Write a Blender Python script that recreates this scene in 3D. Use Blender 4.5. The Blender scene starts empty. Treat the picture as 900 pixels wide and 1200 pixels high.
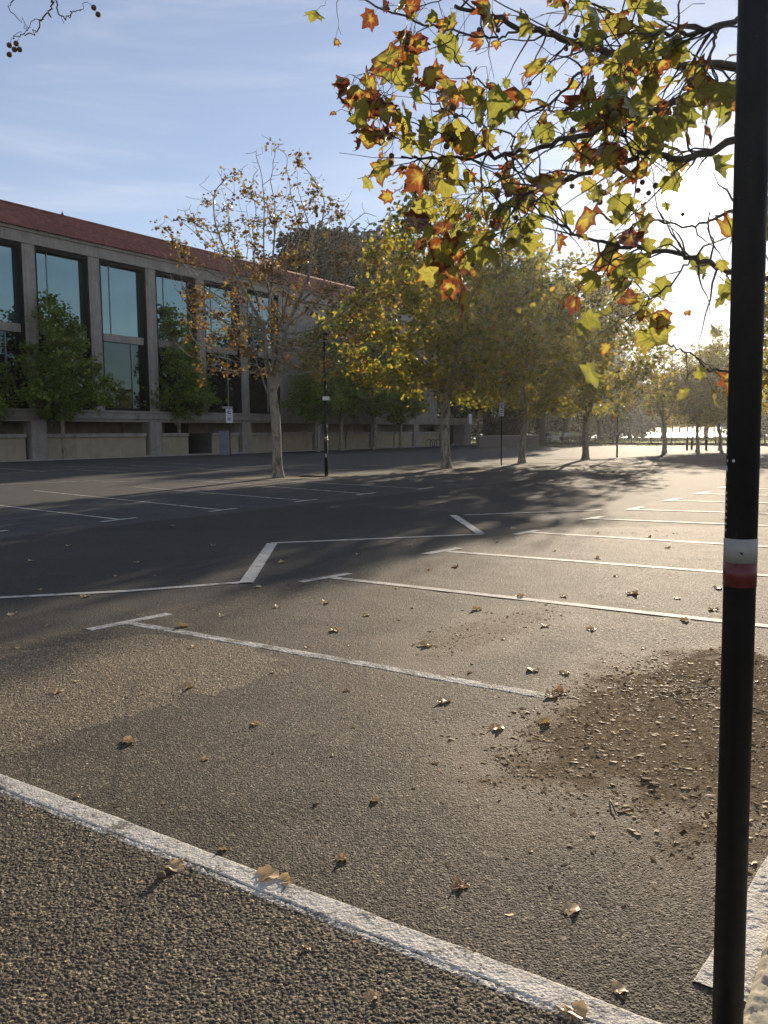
import bpy, bmesh, math, random
import numpy as np
from mathutils import Vector, Matrix
from math import radians as R, pi, sin, cos, tan, atan2

random.seed(7)
scene = bpy.context.scene
col = scene.collection

# ------------------------------------------------------------------ camera
F = 950.0            # focal length in pixels of the 900x1200 photograph
H = 1.55             # eye height
PITCH = math.atan(92 / F)
ROLL = R(0.5)
fw = Vector((0, cos(PITCH), -sin(PITCH)))
rt0 = Vector((1, 0, 0)); up0 = Vector((0, sin(PITCH), cos(PITCH)))
rt = rt0 * cos(ROLL) - up0 * sin(ROLL)
up = up0 * cos(ROLL) + rt0 * sin(ROLL)
EYE = Vector((0, 0, H))

def ray(px, py):
    return rt * ((px - 450) / F) + up * ((600 - py) / F) + fw

def G(px, py, z=0.0):
    d = ray(px, py)
    t = (z - H) / d.z
    p = EYE + d * t
    return Vector((p.x, p.y, z))

def at(px, py, Y):
    d = ray(px, py)
    return EYE + d * (Y / d.y)

def GX(px, Y):
    """ground point at depth Y seen in this column"""
    d = ray(px, 508); return Vector((d.x / d.y * Y, Y, 0))

def z_at(px, py, p):
    """height seen at this row above the ground point p"""
    d = ray(px, py)
    return H + d.z / math.hypot(d.x, d.y) * math.hypot(p.x, p.y)

cam = bpy.data.cameras.new('camera')
cam.sensor_fit = 'VERTICAL'; cam.sensor_height = 24; cam.lens = 24 * F / 1200
cam.clip_start = 0.05; cam.clip_end = 9000
co = bpy.data.objects.new('camera', cam); col.objects.link(co)
co.matrix_world = Matrix(((rt.x, up.x, -fw.x, 0), (rt.y, up.y, -fw.y, 0), (rt.z, up.z, -fw.z, H), (0, 0, 0, 1)))
scene.camera = co

SUN = ray(810, 232).normalized()
SUN_EL = math.asin(SUN.z); SUN_AZ = atan2(SUN.x, SUN.y)

# ------------------------------------------------------------------ helpers
def link(o, parent=None):
    col.objects.link(o)
    if parent is not None:
        o.parent = parent
    return o

def tag(o, label, cat, group=None):
    o['label'] = label; o['category'] = cat
    if group: o['group'] = group
    return o

def empty(name, loc, rz=0.0):
    o = bpy.data.objects.new(name, None); o.empty_display_size = .2
    o.location = loc; o.rotation_euler = (0, 0, rz)
    return link(o)

def structure(o):
    o['kind'] = 'structure'; return o

def copy_tree(o, parent=None):
    c = o.copy(); link(c, parent)
    for ch in o.children: copy_tree(ch, c)
    return c

def np_mesh(name, verts, groups, mats, attrs=None, smooth=False, mat_idx=None):
    """verts (n,3); groups: list of (m,k) index arrays"""
    me = bpy.data.meshes.new(name)
    verts = np.asarray(verts, dtype=np.float32)
    me.vertices.add(len(verts)); me.vertices.foreach_set('co', verts.ravel())
    groups = [np.asarray(g, dtype=np.int32) for g in groups if len(g)]
    nl = sum(g.size for g in groups); nf = sum(len(g) for g in groups)
    me.loops.add(nl); me.polygons.add(nf)
    me.loops.foreach_set('vertex_index', np.concatenate([g.ravel() for g in groups]))
    tot = np.concatenate([np.full(len(g), g.shape[1], dtype=np.int32) for g in groups])
    start = np.concatenate([[0], np.cumsum(tot)[:-1]]).astype(np.int32)
    me.polygons.foreach_set('loop_start', start)
    me.polygons.foreach_set('loop_total', tot)
    if mat_idx is not None: me.polygons.foreach_set('material_index', np.asarray(mat_idx, dtype=np.int32))
    me.polygons.foreach_set('use_smooth', np.full(nf, smooth))
    for k, v in (attrs or {}).items():
        a = me.attributes.new(k, 'FLOAT', 'POINT'); a.data.foreach_set('value', np.asarray(v, dtype=np.float32))
    me.update(calc_edges=True)
    for m in (mats if isinstance(mats, (list, tuple)) else [mats]): me.materials.append(m)
    return me

class MB:
    """collects boxes, tubes and sheets into ONE mesh"""
    def __init__(s): s.bm = bmesh.new()
    def box(s, x0, x1, y0, y1, z0, z1, bev=0.0, mi=0):
        r = bmesh.ops.create_cube(s.bm, size=1)
        vs = r['verts']
        bmesh.ops.scale(s.bm, vec=(x1 - x0, y1 - y0, z1 - z0), verts=vs)
        bmesh.ops.translate(s.bm, vec=((x0 + x1) / 2, (y0 + y1) / 2, (z0 + z1) / 2), verts=vs)
        fs = list({f for v in vs for f in v.link_faces})
        for f in fs: f.material_index = mi
        if bev:
            es = list({e for v in vs for e in v.link_edges})
            bmesh.ops.bevel(s.bm, geom=es, offset=bev, segments=2, affect='EDGES', profile=.6)
        return s
    def tube(s, pts, rad, n=10, cap=True, mi=0):
        pts = [Vector(p) for p in pts]
        rad = rad if isinstance(rad, (list, tuple)) else [rad] * len(pts)
        rings = []
        ref = None
        for i, p in enumerate(pts):
            d = (pts[min(i + 1, len(pts) - 1)] - pts[max(i - 1, 0)]).normalized()
            if ref is None: ref = Vector((1, 0, 0)) if abs(d.x) < .8 else Vector((0, 1, 0))
            a = (ref - d * ref.dot(d)).normalized(); b = d.cross(a); ref = a
            rings.append([s.bm.verts.new(p + (a * cos(2 * pi * k / n) + b * sin(2 * pi * k / n)) * rad[i]) for k in range(n)])
        for r0, r1 in zip(rings, rings[1:]):
            for k in range(n):
                f = s.bm.faces.new((r0[k], r0[(k + 1) % n], r1[(k + 1) % n], r1[k])); f.smooth = True; f.material_index = mi
        if cap:
            for r_, fl in ((rings[0], True), (rings[-1], False)):
                f = s.bm.faces.new(list(reversed(r_)) if fl else r_); f.material_index = mi
        return s
    def lathe(s, prof, n=20, mi=0):
        rings = []
        for r_, z in prof:
            rings.append([s.bm.verts.new((r_ * cos(2 * pi * k / n), r_ * sin(2 * pi * k / n), z)) for k in range(n)])
        for r0, r1 in zip(rings, rings[1:]):
            for k in range(n):
                f = s.bm.faces.new((r0[k], r0[(k + 1) % n], r1[(k + 1) % n], r1[k])); f.smooth = True; f.material_index = mi
        s.bm.faces.new(list(reversed(rings[0]))); s.bm.faces.new(rings[-1])
        return s
    def poly(s, pts, mi=0):
        f = s.bm.faces.new([s.bm.verts.new(p) for p in pts]); f.material_index = mi
        return s
    def prism(s, outline, y0, y1, bev=0, mi=0):
        """outline in xz, extruded along y"""
        a = [s.bm.verts.new((x, y0, z)) for x, z in outline]; b = [s.bm.verts.new((x, y1, z)) for x, z in outline]
        fs = [s.bm.faces.new(a), s.bm.faces.new(list(reversed(b)))]
        n = len(a)
        for k in range(n): fs.append(s.bm.faces.new((a[k], b[k], b[(k + 1) % n], a[(k + 1) % n])))
        for f in fs: f.material_index = mi
        if bev:
            es = list({e for f in fs[:2] for e in f.edges})
            bmesh.ops.bevel(s.bm, geom=es, offset=bev, segments=2, affect='EDGES')
        return s
    def build(s, name, mats, parent=None):
        bmesh.ops.recalc_face_normals(s.bm, faces=s.bm.faces)
        me = bpy.data.meshes.new(name); s.bm.to_mesh(me); s.bm.free()
        for m in (mats if isinstance(mats, (list, tuple)) else [mats]): me.materials.append(m)
        return link(bpy.data.objects.new(name, me), parent)

# ------------------------------------------------------------------ materials
class NT:
    def __init__(s, name):
        s.m = bpy.data.materials.new(name); s.m.use_nodes = True
        s.t = s.m.node_tree; s.n = s.t.nodes; s.n.clear()
        s.out = s.n.new('ShaderNodeOutputMaterial')
    def new(s, typ, **kw):
        nd = s.n.new('ShaderNode' + typ)
        for k, v in kw.items():
            if k in nd.inputs.keys(): s.set(nd.inputs[k], v)
            else: setattr(nd, k, v)
        return nd
    def set(s, inp, v):
        if isinstance(v, bpy.types.NodeSocket): s.t.links.new(v, inp)
        else: inp.default_value = (*v, 1) if hasattr(v, '__len__') and len(v) == 3 and inp.type == 'RGBA' else v
    def coords(s, kind='Object'): return s.new('TexCoord').outputs[kind]
    def mapped(s, scale, kind='Object'):
        mp = s.new('Mapping'); s.set(mp.inputs['Vector'], s.coords(kind)); mp.inputs['Scale'].default_value = scale
        return mp.outputs[0]
    def noise(s, scale, detail=4, rough=.55, vec=None, dist=0.0):
        nd = s.new('TexNoise'); nd.inputs['Scale'].default_value = scale; nd.inputs['Detail'].default_value = detail
        nd.inputs['Roughness'].default_value = rough; nd.inputs['Distortion'].default_value = dist
        s.set(nd.inputs['Vector'], vec if vec is not None else s.coords())
        return nd.outputs['Fac']
    def vor(s, scale, vec=None, feature='F1', out='Distance', rnd=1.0):
        nd = s.new('TexVoronoi'); nd.feature = feature; nd.inputs['Scale'].default_value = scale
        nd.inputs['Randomness'].default_value = rnd
        s.set(nd.inputs['Vector'], vec if vec is not None else s.coords())
        return nd.outputs[out]
    def ramp(s, fac, stops, interp='LINEAR'):
        nd = s.new('ValToRGB'); nd.color_ramp.interpolation = interp
        el = nd.color_ramp.elements
        while len(el) < len(stops): el.new(.5)
        for e, (p, c) in zip(el, stops):
            e.position = p; e.color = (*c, 1) if len(c) == 3 else c
        s.set(nd.inputs[0], fac); return nd.outputs[0]
    def rng(s, fac, a, b, c=0.0, d=1.0, smooth=True):
        nd = s.new('MapRange'); nd.interpolation_type = 'SMOOTHSTEP' if smooth else 'LINEAR'
        for k, v in zip(('From Min', 'From Max', 'To Min', 'To Max'), (a, b, c, d)): nd.inputs[k].default_value = v
        s.set(nd.inputs['Value'], fac); return nd.outputs[0]
    def math(s, op, a, b=0.0, clamp=False):
        nd = s.new('Math'); nd.operation = op; nd.use_clamp = clamp
        s.set(nd.inputs[0], a); s.set(nd.inputs[1], b); return nd.outputs[0]
    def mix(s, fac, a, b, blend='MIX'):
        nd = s.new('Mix'); nd.data_type = 'RGBA'; nd.blend_type = blend
        s.set(nd.inputs[0], fac); s.set(nd.inputs[6], a); s.set(nd.inputs[7], b); return nd.outputs[2]
    def bump(s, h, strength=.5, dist=.01, normal=None):
        nd = s.new('Bump'); nd.inputs['Strength'].default_value = strength; nd.inputs['Distance'].default_value = dist
        s.set(nd.inputs['Height'], h)
        if normal is not None: s.set(nd.inputs['Normal'], normal)
        return nd.outputs[0]
    def attr(s, name): return s.new('Attribute', attribute_name=name).outputs['Fac']
    def pbr(s, color, rough=.6, normal=None, metal=0.0, spec=.5):
        b = s.new('BsdfPrincipled')
        s.set(b.inputs['Base Color'], color); s.set(b.inputs['Roughness'], rough)
        s.set(b.inputs['Metallic'], metal); s.set(b.inputs['Specular IOR Level'], spec)
        if normal is not None: s.set(b.inputs['Normal'], normal)
        s.t.links.new(b.outputs[0], s.out.inputs[0]); return s.m

# --- asphalt colours: one network used by road, with litter stain
LIT_C = G(800, 830); LIT_C2 = G(545, 755)

def asphalt_mat(name, far=False):
    n = NT(name)
    P = n.coords()
    big = n.noise(.35, 5, .6, P); mid = n.noise(2.3, 5, .6, P)
    grain = n.vor(120 if not far else 60, P, out='Color')
    gs = n.new('SeparateColor'); n.set(gs.inputs[0], grain)
    base = n.ramp(big, [(.28, (.044, .038, .030)), (.45, (.066, .057, .044)), (.58, (.090, .077, .058)), (.74, (.135, .114, .083))])
    base = n.mix(n.rng(mid, .35, .75, 0, .5), base, (.115, .097, .071))
    base = n.mix(n.math('MULTIPLY', n.attr('rough'), .75), base, (.165, .137, .098))
    oil = n.rng(n.noise(.9, 3, .5, P), .66, .74)
    base = n.mix(n.math('MULTIPLY', oil, .5), base, (.040, .036, .031))
    stone = n.ramp(gs.outputs[0], [(0, (.28, .28, .28)), (.5, (.75, .74, .72)), (.82, (1.4, 1.34, 1.22)), (.95, (2.2, 2.05, 1.8)), (1, (4.2, 3.9, 3.3))])
    base = n.mix(1.0 if not far else .55, base, stone, 'MULTIPLY')
    # darker, newer lane seal
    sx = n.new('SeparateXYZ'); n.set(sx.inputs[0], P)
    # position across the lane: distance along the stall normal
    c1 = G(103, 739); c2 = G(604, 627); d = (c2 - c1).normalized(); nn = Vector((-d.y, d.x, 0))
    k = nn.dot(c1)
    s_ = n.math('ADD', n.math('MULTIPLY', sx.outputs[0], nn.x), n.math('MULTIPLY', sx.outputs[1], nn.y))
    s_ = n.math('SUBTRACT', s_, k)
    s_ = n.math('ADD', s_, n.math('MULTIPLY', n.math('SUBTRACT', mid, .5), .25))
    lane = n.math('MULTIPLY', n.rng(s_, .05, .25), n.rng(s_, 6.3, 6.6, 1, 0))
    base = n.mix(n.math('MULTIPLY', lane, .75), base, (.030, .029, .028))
    farbay_shade = n.rng(s_, 6.3, 6.7)
    base = n.mix(n.math('MULTIPLY', farbay_shade, .8), base, n.ramp(mid, [(.3, (.045, .045, .046)), (.7, (.075, .074, .073))]))  # shade over the far-left bays, put into the asphalt colour as cool grey
    # dusty soil washed over the seal round the tree pit
    fine = n.noise(60, 3, .7, P)
    base = n.mix(n.math('MULTIPLY', n.attr('ring'), .62), base, n.ramp(fine, [(.3, (.15, .118, .078)), (.7, (.24, .192, .13))]))
    soil = n.ramp(n.noise(26, 5, .75, P), [(.28, (.095, .072, .046)), (.45, (.20, .152, .098)), (.6, (.28, .215, .142)), (.78, (.37, .29, .19))])
    base = n.mix(n.math('MULTIPLY', n.attr('soil'), .58), base, soil)
    # fine dark tar cracks
    cr = n.vor(.55, n.mix(.12, P, n.new('TexNoise', Scale=2.0).outputs['Color']), 'DISTANCE_TO_EDGE')
    base = n.mix(n.rng(cr, .002, .006, .35, 0), base, (.018, .017, .016))
    sp_ = n.math('MULTIPLY', n.math('SUBTRACT', 1.0, n.attr('soil')), .25)
    h = n.vor(130 if not far else 70, P)
    h2 = n.noise(45 if not far else 30, 4, .7, P)
    nb = n.bump(n.math('ADD', n.math('MULTIPLY', h, -1.0), h2), .55 if not far else .8, .006 if not far else .014)
    return n.pbr(base, n.rng(fine, .3, .7, .72, .9), nb, spec=sp_)

def paint_mat(name, wear=.5):
    n = NT(name); P = n.coords()
    a = n.noise(70, 5, .75, P); b = n.noise(5, 4, .6, P)
    w = n.math('ADD', a, n.math('MULTIPLY', n.math('SUBTRACT', b, .5), .8))
    m = n.rng(w, .70 - wear * .32, .82 - wear * .32, 0, 1)
    white = n.ramp(n.noise(14, 4, .6, P), [(.3, (.52, .49, .44)), (.7, (.72, .69, .63))])
    white = n.mix(n.rng(n.vor(160, P), .2, .6, 0, .35), white, (.22, .20, .17))
    c = n.mix(n.math('MULTIPLY', m, .85), white, (.10, .088, .07))
    nb = n.bump(n.math('ADD', n.vor(110, P), a), .5, .004)
    return n.pbr(c, .72, nb, spec=.18)

def concrete_mat(name, c0, c1, streak=.5):
    n = NT(name); P = n.coords()
    a = n.noise(1.3, 6, .6, P)
    v = n.noise(1.0, 5, .65, n.mapped((3.0, 3.0, .18)))
    f = n.noise(30, 3, .7, P)
    c = n.ramp(a, [(.3, c0), (.7, c1)])
    c = n.mix(n.rng(v, .48, .75, 0, streak), c, tuple(x * .45 for x in c0))
    c = n.mix(.25, c, n.ramp(f, [(.3, (.6, .6, .6)), (.7, (1.2, 1.2, 1.2))]), 'MULTIPLY')
    return n.pbr(c, .85, n.bump(f, .25, .01), spec=.3)

def plain(name, c, rough=.5, metal=0.0, var=.25, scale=8, bump=.1, spec=.5):
    n = NT(name); P = n.coords()
    a = n.noise(scale, 5, .6, P)
    cc = n.ramp(a, [(.3, tuple(x * (1 - var) for x in c)), (.7, tuple(min(1, x * (1 + var)) for x in c))])
    return n.pbr(cc, n.rng(a, .3, .7, max(0, rough - .1), min(1, rough + .1)), n.bump(a, bump, .004), metal, spec)

def leaf_mat(name, stops, trans=.5, edge=None, gloss=.25, gain=1.0):
    n = NT(name)
    tone = n.attr('tone')
    c = n.ramp(tone, stops)
    if edge:
        e = n.attr('edge')
        q = n.math('ADD', e, n.math('MULTIPLY', n.math('SUBTRACT', tone, .5), 1.5))
        q = n.math('ADD', q, n.math('MULTIPLY', n.math('SUBTRACT', n.noise(30, 3, .6), .5), .9))
        c = n.mix(n.rng(q, .72, 1.12), c, n.ramp(tone, edge))
        v = n.attr('vein')
        c = n.mix(n.rng(v, .55, 1.0, 0, .35), c, (.30, .30, .09))
    d = n.new('BsdfDiffuse'); n.set(d.inputs[0], c)
    tcol = n.mix(1.0, c, (1.55, 1.5, 1.1), 'MULTIPLY')
    t = n.new('BsdfTranslucent'); n.set(t.inputs[0], tcol)
    m = n.new('MixShader'); m.inputs[0].default_value = trans
    n.t.links.new(d.outputs[0], m.inputs[1]); n.t.links.new(t.outputs[0], m.inputs[2])
    g = n.new('BsdfGlossy'); g.inputs['Roughness'].default_value = .45; g.inputs[0].default_value = (1, 1, 1, 1)
    fr = n.new('Fresnel'); fr.inputs[0].default_value = 1.35
    m2 = n.new('MixShader'); n.set(m2.inputs[0], n.math('MULTIPLY', fr.outputs[0], gloss))
    n.t.links.new(m.outputs[0], m2.inputs[1]); n.t.links.new(g.outputs[0], m2.inputs[2])
    n.t.links.new(m2.outputs[0], n.out.inputs[0])
    return n.m

def bark_mat(name, pale=True):
    n = NT(name); P = n.coords()
    a = n.noise(4.2, 5, .65, n.mapped((1, 1, .45)), dist=.8)
    v = n.vor(7, n.mapped((1, 1, .4)))
    f = n.noise(40, 4, .7, P)
    if pale:
        c = n.ramp(a, [(.34, (.07, .058, .044)), (.44, (.17, .145, .11)), (.52, (.32, .285, .22)), (.58, (.24, .21, .16)), (.66, (.10, .085, .062))], 'LINEAR')
        c = n.mix(n.rng(v, .12, .42, .5, 0), c, (.36, .33, .26))
    else:
        c = n.ramp(a, [(.3, (.030, .026, .021)), (.7, (.085, .070, .055))])
    return n.pbr(c, .85, n.bump(n.math('ADD', a, n.math('MULTIPLY', f, .4)), .5, .02), spec=.25)

M = {}
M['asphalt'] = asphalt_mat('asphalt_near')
M['asphalt_far'] = asphalt_mat('asphalt_far', True)
M['paint'] = paint_mat('paint_worn', .55)
M['paint_old'] = paint_mat('paint_old', .75)
M['concrete'] = concrete_mat('concrete', (.27, .243, .215), (.40, .365, .325))
M['concrete_pale'] = concrete_mat('concrete_pale', (.33, .275, .19), (.43, .365, .26), .25)
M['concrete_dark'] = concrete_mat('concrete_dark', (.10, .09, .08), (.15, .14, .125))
M['kerb'] = concrete_mat('kerb_stone', (.30, .26, .19), (.46, .40, .30), .1)
M['bronze'] = plain('dark_bronze', (.007, .0075, .008), .6, 0, spec=.2)
M['inside'] = plain('dark_inside', (.010, .010, .010), .8)
M['alu'] = plain('grey_aluminium', (.30, .31, .31), .4, .5)
def pole_mat():
    n = NT('black_paint'); P = n.coords()
    a = n.noise(14, 5, .6, P); sc = n.noise(9, 6, .75, n.mapped((5, 5, .8))); sp = n.noise(160, 3, .7, P)
    c = n.ramp(a, [(.3, (.006, .0063, .0065)), (.7, (.013, .0135, .0135))])
    c = n.mix(n.rng(sc, .62, .70, 0, .55), c, (.045, .042, .038))
    c = n.mix(n.rng(sp, .68, .74, 0, .6), c, (.09, .08, .07))
    return n.pbr(c, n.rng(a, .3, .7, .5, .7), n.bump(n.math('ADD', sp, sc), .12, .002), spec=.3)
M['black'] = pole_mat()
M['white'] = plain('white_reflective', (.31, .30, .27), .5, 0, .12, 20)
M['red'] = plain('red_reflective', (.12, .018, .016), .35, 0, .2, 20)
M['dot'] = plain('sticker_white', (.50, .49, .46), .5)
M['signwhite'] = plain('sign_white', (.66, .68, .72), .4, 0, .05)
M['signblue'] = plain('sign_blue', (.045, .08, .20), .4)
M['steel'] = plain('galvanised_steel', (.22, .23, .25), .45, .6)
M['greybox'] = plain('grey_cabinet', (.16, .18, .22), .5)
M['bark'] = bark_mat('plane_bark'); M['bark_dark'] = bark_mat('dark_bark', False)
M['ball'] = plain('seed_ball', (.12, .082, .046), .9, 0, .4, 120, .6)
M['brick'] = None
def brick_mat():
    n = NT('brown_brick'); P = n.mapped((1, 1, 1))
    b = n.new('TexBrick'); b.inputs['Scale'].default_value = 4.0
    b.inputs['Color1'].default_value = (.075, .047, .035, 1); b.inputs['Color2'].default_value = (.11, .07, .05, 1); b.inputs['Mortar'].default_value = (.12, .105, .09, 1)
    n.set(b.inputs['Vector'], P)
    return n.pbr(b.outputs[0], .9)
M['brick'] = brick_mat()
def tile_mat():
    n = NT('terracotta_tile'); P = n.coords()
    cell = n.vor(1.0, n.mapped((3.3, 2.6, 1)), out='Color', rnd=.15)
    sp = n.new('SeparateColor'); n.set(sp.inputs[0], cell)
    c = n.ramp(sp.outputs[0], [(0, (.13, .042, .030)), (.5, (.19, .060, .041)), (1, (.25, .085, .058))])
    big = n.noise(.5, 5, .6, P)
    c = n.mix(n.rng(big, .45, .75, 0, .45), c, (.11, .045, .034))
    w = n.new('TexWave'); w.bands_direction = 'Y'; w.wave_profile = 'SAW'; w.inputs['Scale'].default_value = .42
    n.set(w.inputs['Vector'], P)
    return n.pbr(c, .8, n.bump(w.outputs['Fac'], .6, .04), spec=.3)
M['tile'] = tile_mat()
def glass_mat(name, tint, refl):
    n = NT(name); P = n.coords()
    nb = n.bump(n.noise(.45, 2, .5, P), .06, .15)
    d = n.new('BsdfDiffuse'); n.set(d.inputs[0], tint)
    g = n.new('BsdfGlossy'); g.inputs['Roughness'].default_value = .015; g.inputs[0].default_value = (.58, .82, .84, 1); n.set(g.inputs['Normal'], nb)
    m = n.new('MixShader'); lw = n.new('LayerWeight'); lw.inputs[0].default_value = .35
    n.set(m.inputs[0], n.rng(lw.outputs['Fresnel'], 0, 1, refl, 1, False))
    n.t.links.new(d.outputs[0], m.inputs[1]); n.t.links.new(g.outputs[0], m.inputs[2]); n.t.links.new(m.outputs[0], n.out.inputs[0])
    return n.m
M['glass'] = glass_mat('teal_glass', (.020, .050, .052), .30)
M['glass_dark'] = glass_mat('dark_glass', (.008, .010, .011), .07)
GOLD = [(0, (.16, .155, .03)), (.3, (.24, .20, .032)), (.55, (.32, .21, .034)), (.78, (.30, .13, .03)), (1, (.20, .06, .022))]
M['leaf_amber'] = leaf_mat('amber_leaves', [(0, (.18, .16, .045)), (.35, (.25, .17, .05)), (.65, (.16, .08, .035)), (1, (.085, .036, .022))], .5)
M['leaf_gold'] = leaf_mat('golden_leaves', [(0, (.085, .105, .02)), (.35, (.19, .19, .032)), (.65, (.32, .265, .04)), (.88, (.36, .21, .036)), (1, (.22, .09, .025))], .68)
M['leaf_green'] = leaf_mat('green_leaves', [(0, (.08, .14, .02)), (.5, (.14, .21, .032)), (.85, (.21, .27, .042)), (1, (.29, .27, .05))], .42)
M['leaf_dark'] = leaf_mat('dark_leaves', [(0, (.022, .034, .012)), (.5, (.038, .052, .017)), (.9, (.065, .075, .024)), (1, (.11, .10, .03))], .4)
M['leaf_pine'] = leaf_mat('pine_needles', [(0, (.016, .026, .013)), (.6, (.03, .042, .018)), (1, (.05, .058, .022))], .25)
M['leaf_near'] = leaf_mat('lobed_leaves', [(0, (.13, .145, .040)), (.45, (.215, .21, .052)), (.8, (.31, .25, .060)), (1, (.25, .135, .05))], .62,
                          edge=[(0, (.19, .11, .028)), (.45, (.22, .065, .022)), (1, (.10, .030, .020))], gloss=.15)
M['leaf_dry'] = leaf_mat('dry_leaves', [(0, (.44, .30, .16)), (.5, (.54, .40, .24)), (1, (.26, .14, .07))], .22, gloss=.4)
M['litter'] = leaf_mat('litter_chips', [(0, (.05, .033, .018)), (.5, (.16, .11, .062)), (.8, (.34, .25, .145)), (1, (.50, .40, .26))], .45, gloss=.09)
M['grass'] = leaf_mat('grass_blades', [(0, (.06, .085, .02)), (.6, (.10, .12, .03)), (1, (.17, .16, .05))], .5)

# ------------------------------------------------------------------ ground
def hash2(ix, iy, k):
    h = (ix.astype(np.int64) * 374761393 + iy.astype(np.int64) * 668265263 + k * 974711) & 0x7fffffff
    h = ((h ^ (h >> 13)) * 1274126177) & 0x7fffffff
    return ((h ^ (h >> 16)) & 0xffffff) / float(0xffffff)

def worley(x, y, s):
    gx = x / s; gy = y / s
    ix = np.floor(gx); iy = np.floor(gy)
    best = np.full(x.shape, 9.0); hh = np.zeros(x.shape)
    for dx in (-1, 0, 1):
        for dy in (-1, 0, 1):
            cx = ix + dx; cy = iy + dy
            px = cx + hash2(cx, cy, 1); py = cy + hash2(cx, cy, 2)
            d = (gx - px) ** 2 + (gy - py) ** 2
            m = d < best
            best = np.where(m, d, best); hh = np.where(m, hash2(cx, cy, 3), hh)
    return np.sqrt(best), hh

def vnoise(x, y, s):
    gx = x / s; gy = y / s
    ix = np.floor(gx); iy = np.floor(gy); fx = gx - ix; fy = gy - iy
    fx = fx * fx * (3 - 2 * fx); fy = fy * fy * (3 - 2 * fy)
    a = hash2(ix, iy, 7); b = hash2(ix + 1, iy, 7); c = hash2(ix, iy + 1, 7); d = hash2(ix + 1, iy + 1, 7)
    return a + (b - a) * fx + (c - a) * fy + (a - b - c + d) * fx * fy

LA = G(0, 916.5); LB = G(738, 1202)         # the near bay line
ldir = (LB - LA).normalized(); lnor = Vector((-ldir.y, ldir.x, 0))   # pointing away from the camera
if lnor.y < 0: lnor = -lnor
def line_side(x, y):
    return (x - LA.x) * lnor.x + (y - LA.y) * lnor.y

ZONE = [G(*q) for q in ((-220, 925), (0, 895), (150, 838), (330, 792), (300, 758), (170, 744), (-60, 775), (-260, 800))]
BED = [G(*q) for q in ((583, 901), (592, 872), (649, 831), (702, 795), (764, 769), (847, 764), (990, 768), (1010, 1000), (905, 995), (786, 985), (750, 956), (636, 927), (592, 914))]
CRUMB = [G(*q) for q in ((500, 772), (556, 762), (604, 742), (664, 719), (640, 710), (580, 722), (500, 746))]
def poly_dist(x, y, Pg):
    """signed distance to a polygon, positive inside"""
    d = np.full(x.shape, 1e9); ins = np.zeros(x.shape, bool); n = len(Pg)
    for i in range(n):
        a, b = Pg[i], Pg[(i + 1) % n]; ex, ey = b.x - a.x, b.y - a.y
        t = np.clip(((x - a.x) * ex + (y - a.y) * ey) / (ex * ex + ey * ey), 0, 1)
        d = np.minimum(d, np.hypot(x - a.x - ex * t, y - a.y - ey * t))
        ins ^= ((a.y > y) != (b.y > y)) & (x < ex * (y - a.y) / (ey + 1e-12) + a.x)
    return np.where(ins, d, -d)
def sstep(v, a, b):
    t = np.clip((v - a) / (b - a), 0, 1); return t * t * (3 - 2 * t)
def rough_zone(x, y):
    jx = x + (vnoise(x, y, .13) - .5) * .14 + (vnoise(x, y, .03) - .5) * .05; jy = y + (vnoise(x + 9, y, .13) - .5) * .14 + (vnoise(x, y + 7, .03) - .5) * .05
    ins = np.zeros(x.shape, bool); n = len(ZONE)
    for i in range(n):
        a, b = ZONE[i], ZONE[(i + 1) % n]
        c = ((a.y > jy) != (b.y > jy)) & (jx < (b.x - a.x) * (jy - a.y) / (b.y - a.y + 1e-12) + a.x)
        ins ^= c
    return ins.astype(float)

def relief(x, y):
    """coarse exposed chips this side of the near line, finer seal beyond"""
    s = line_side(x, y)
    k = np.clip((-s + .01 + (vnoise(x, y, .06) - .5) * .06) / .06, 0, 1)
    # a second rough patch at the left beyond the line
    q = rough_zone(x, y); k = np.maximum(k, q * .8)
    d1, h1 = worley(x, y, .0108)
    d2, h2 = worley(x + 3.7, y + 1.9, .0075)
    coarse = (1 - np.clip(d1 * 1.15, 0, 1) ** 2) * (.35 + .65 * h1) * .0056
    fine = (1 - np.clip(d2 * 1.1, 0, 1) ** 2) * (.3 + .7 * h2) * .0026
    wob = (vnoise(x, y, .05) - .5) * .0012 + (vnoise(x, y, .28) - .5) * .006
    return coarse * k + fine * (1 - k) + wob

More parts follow.
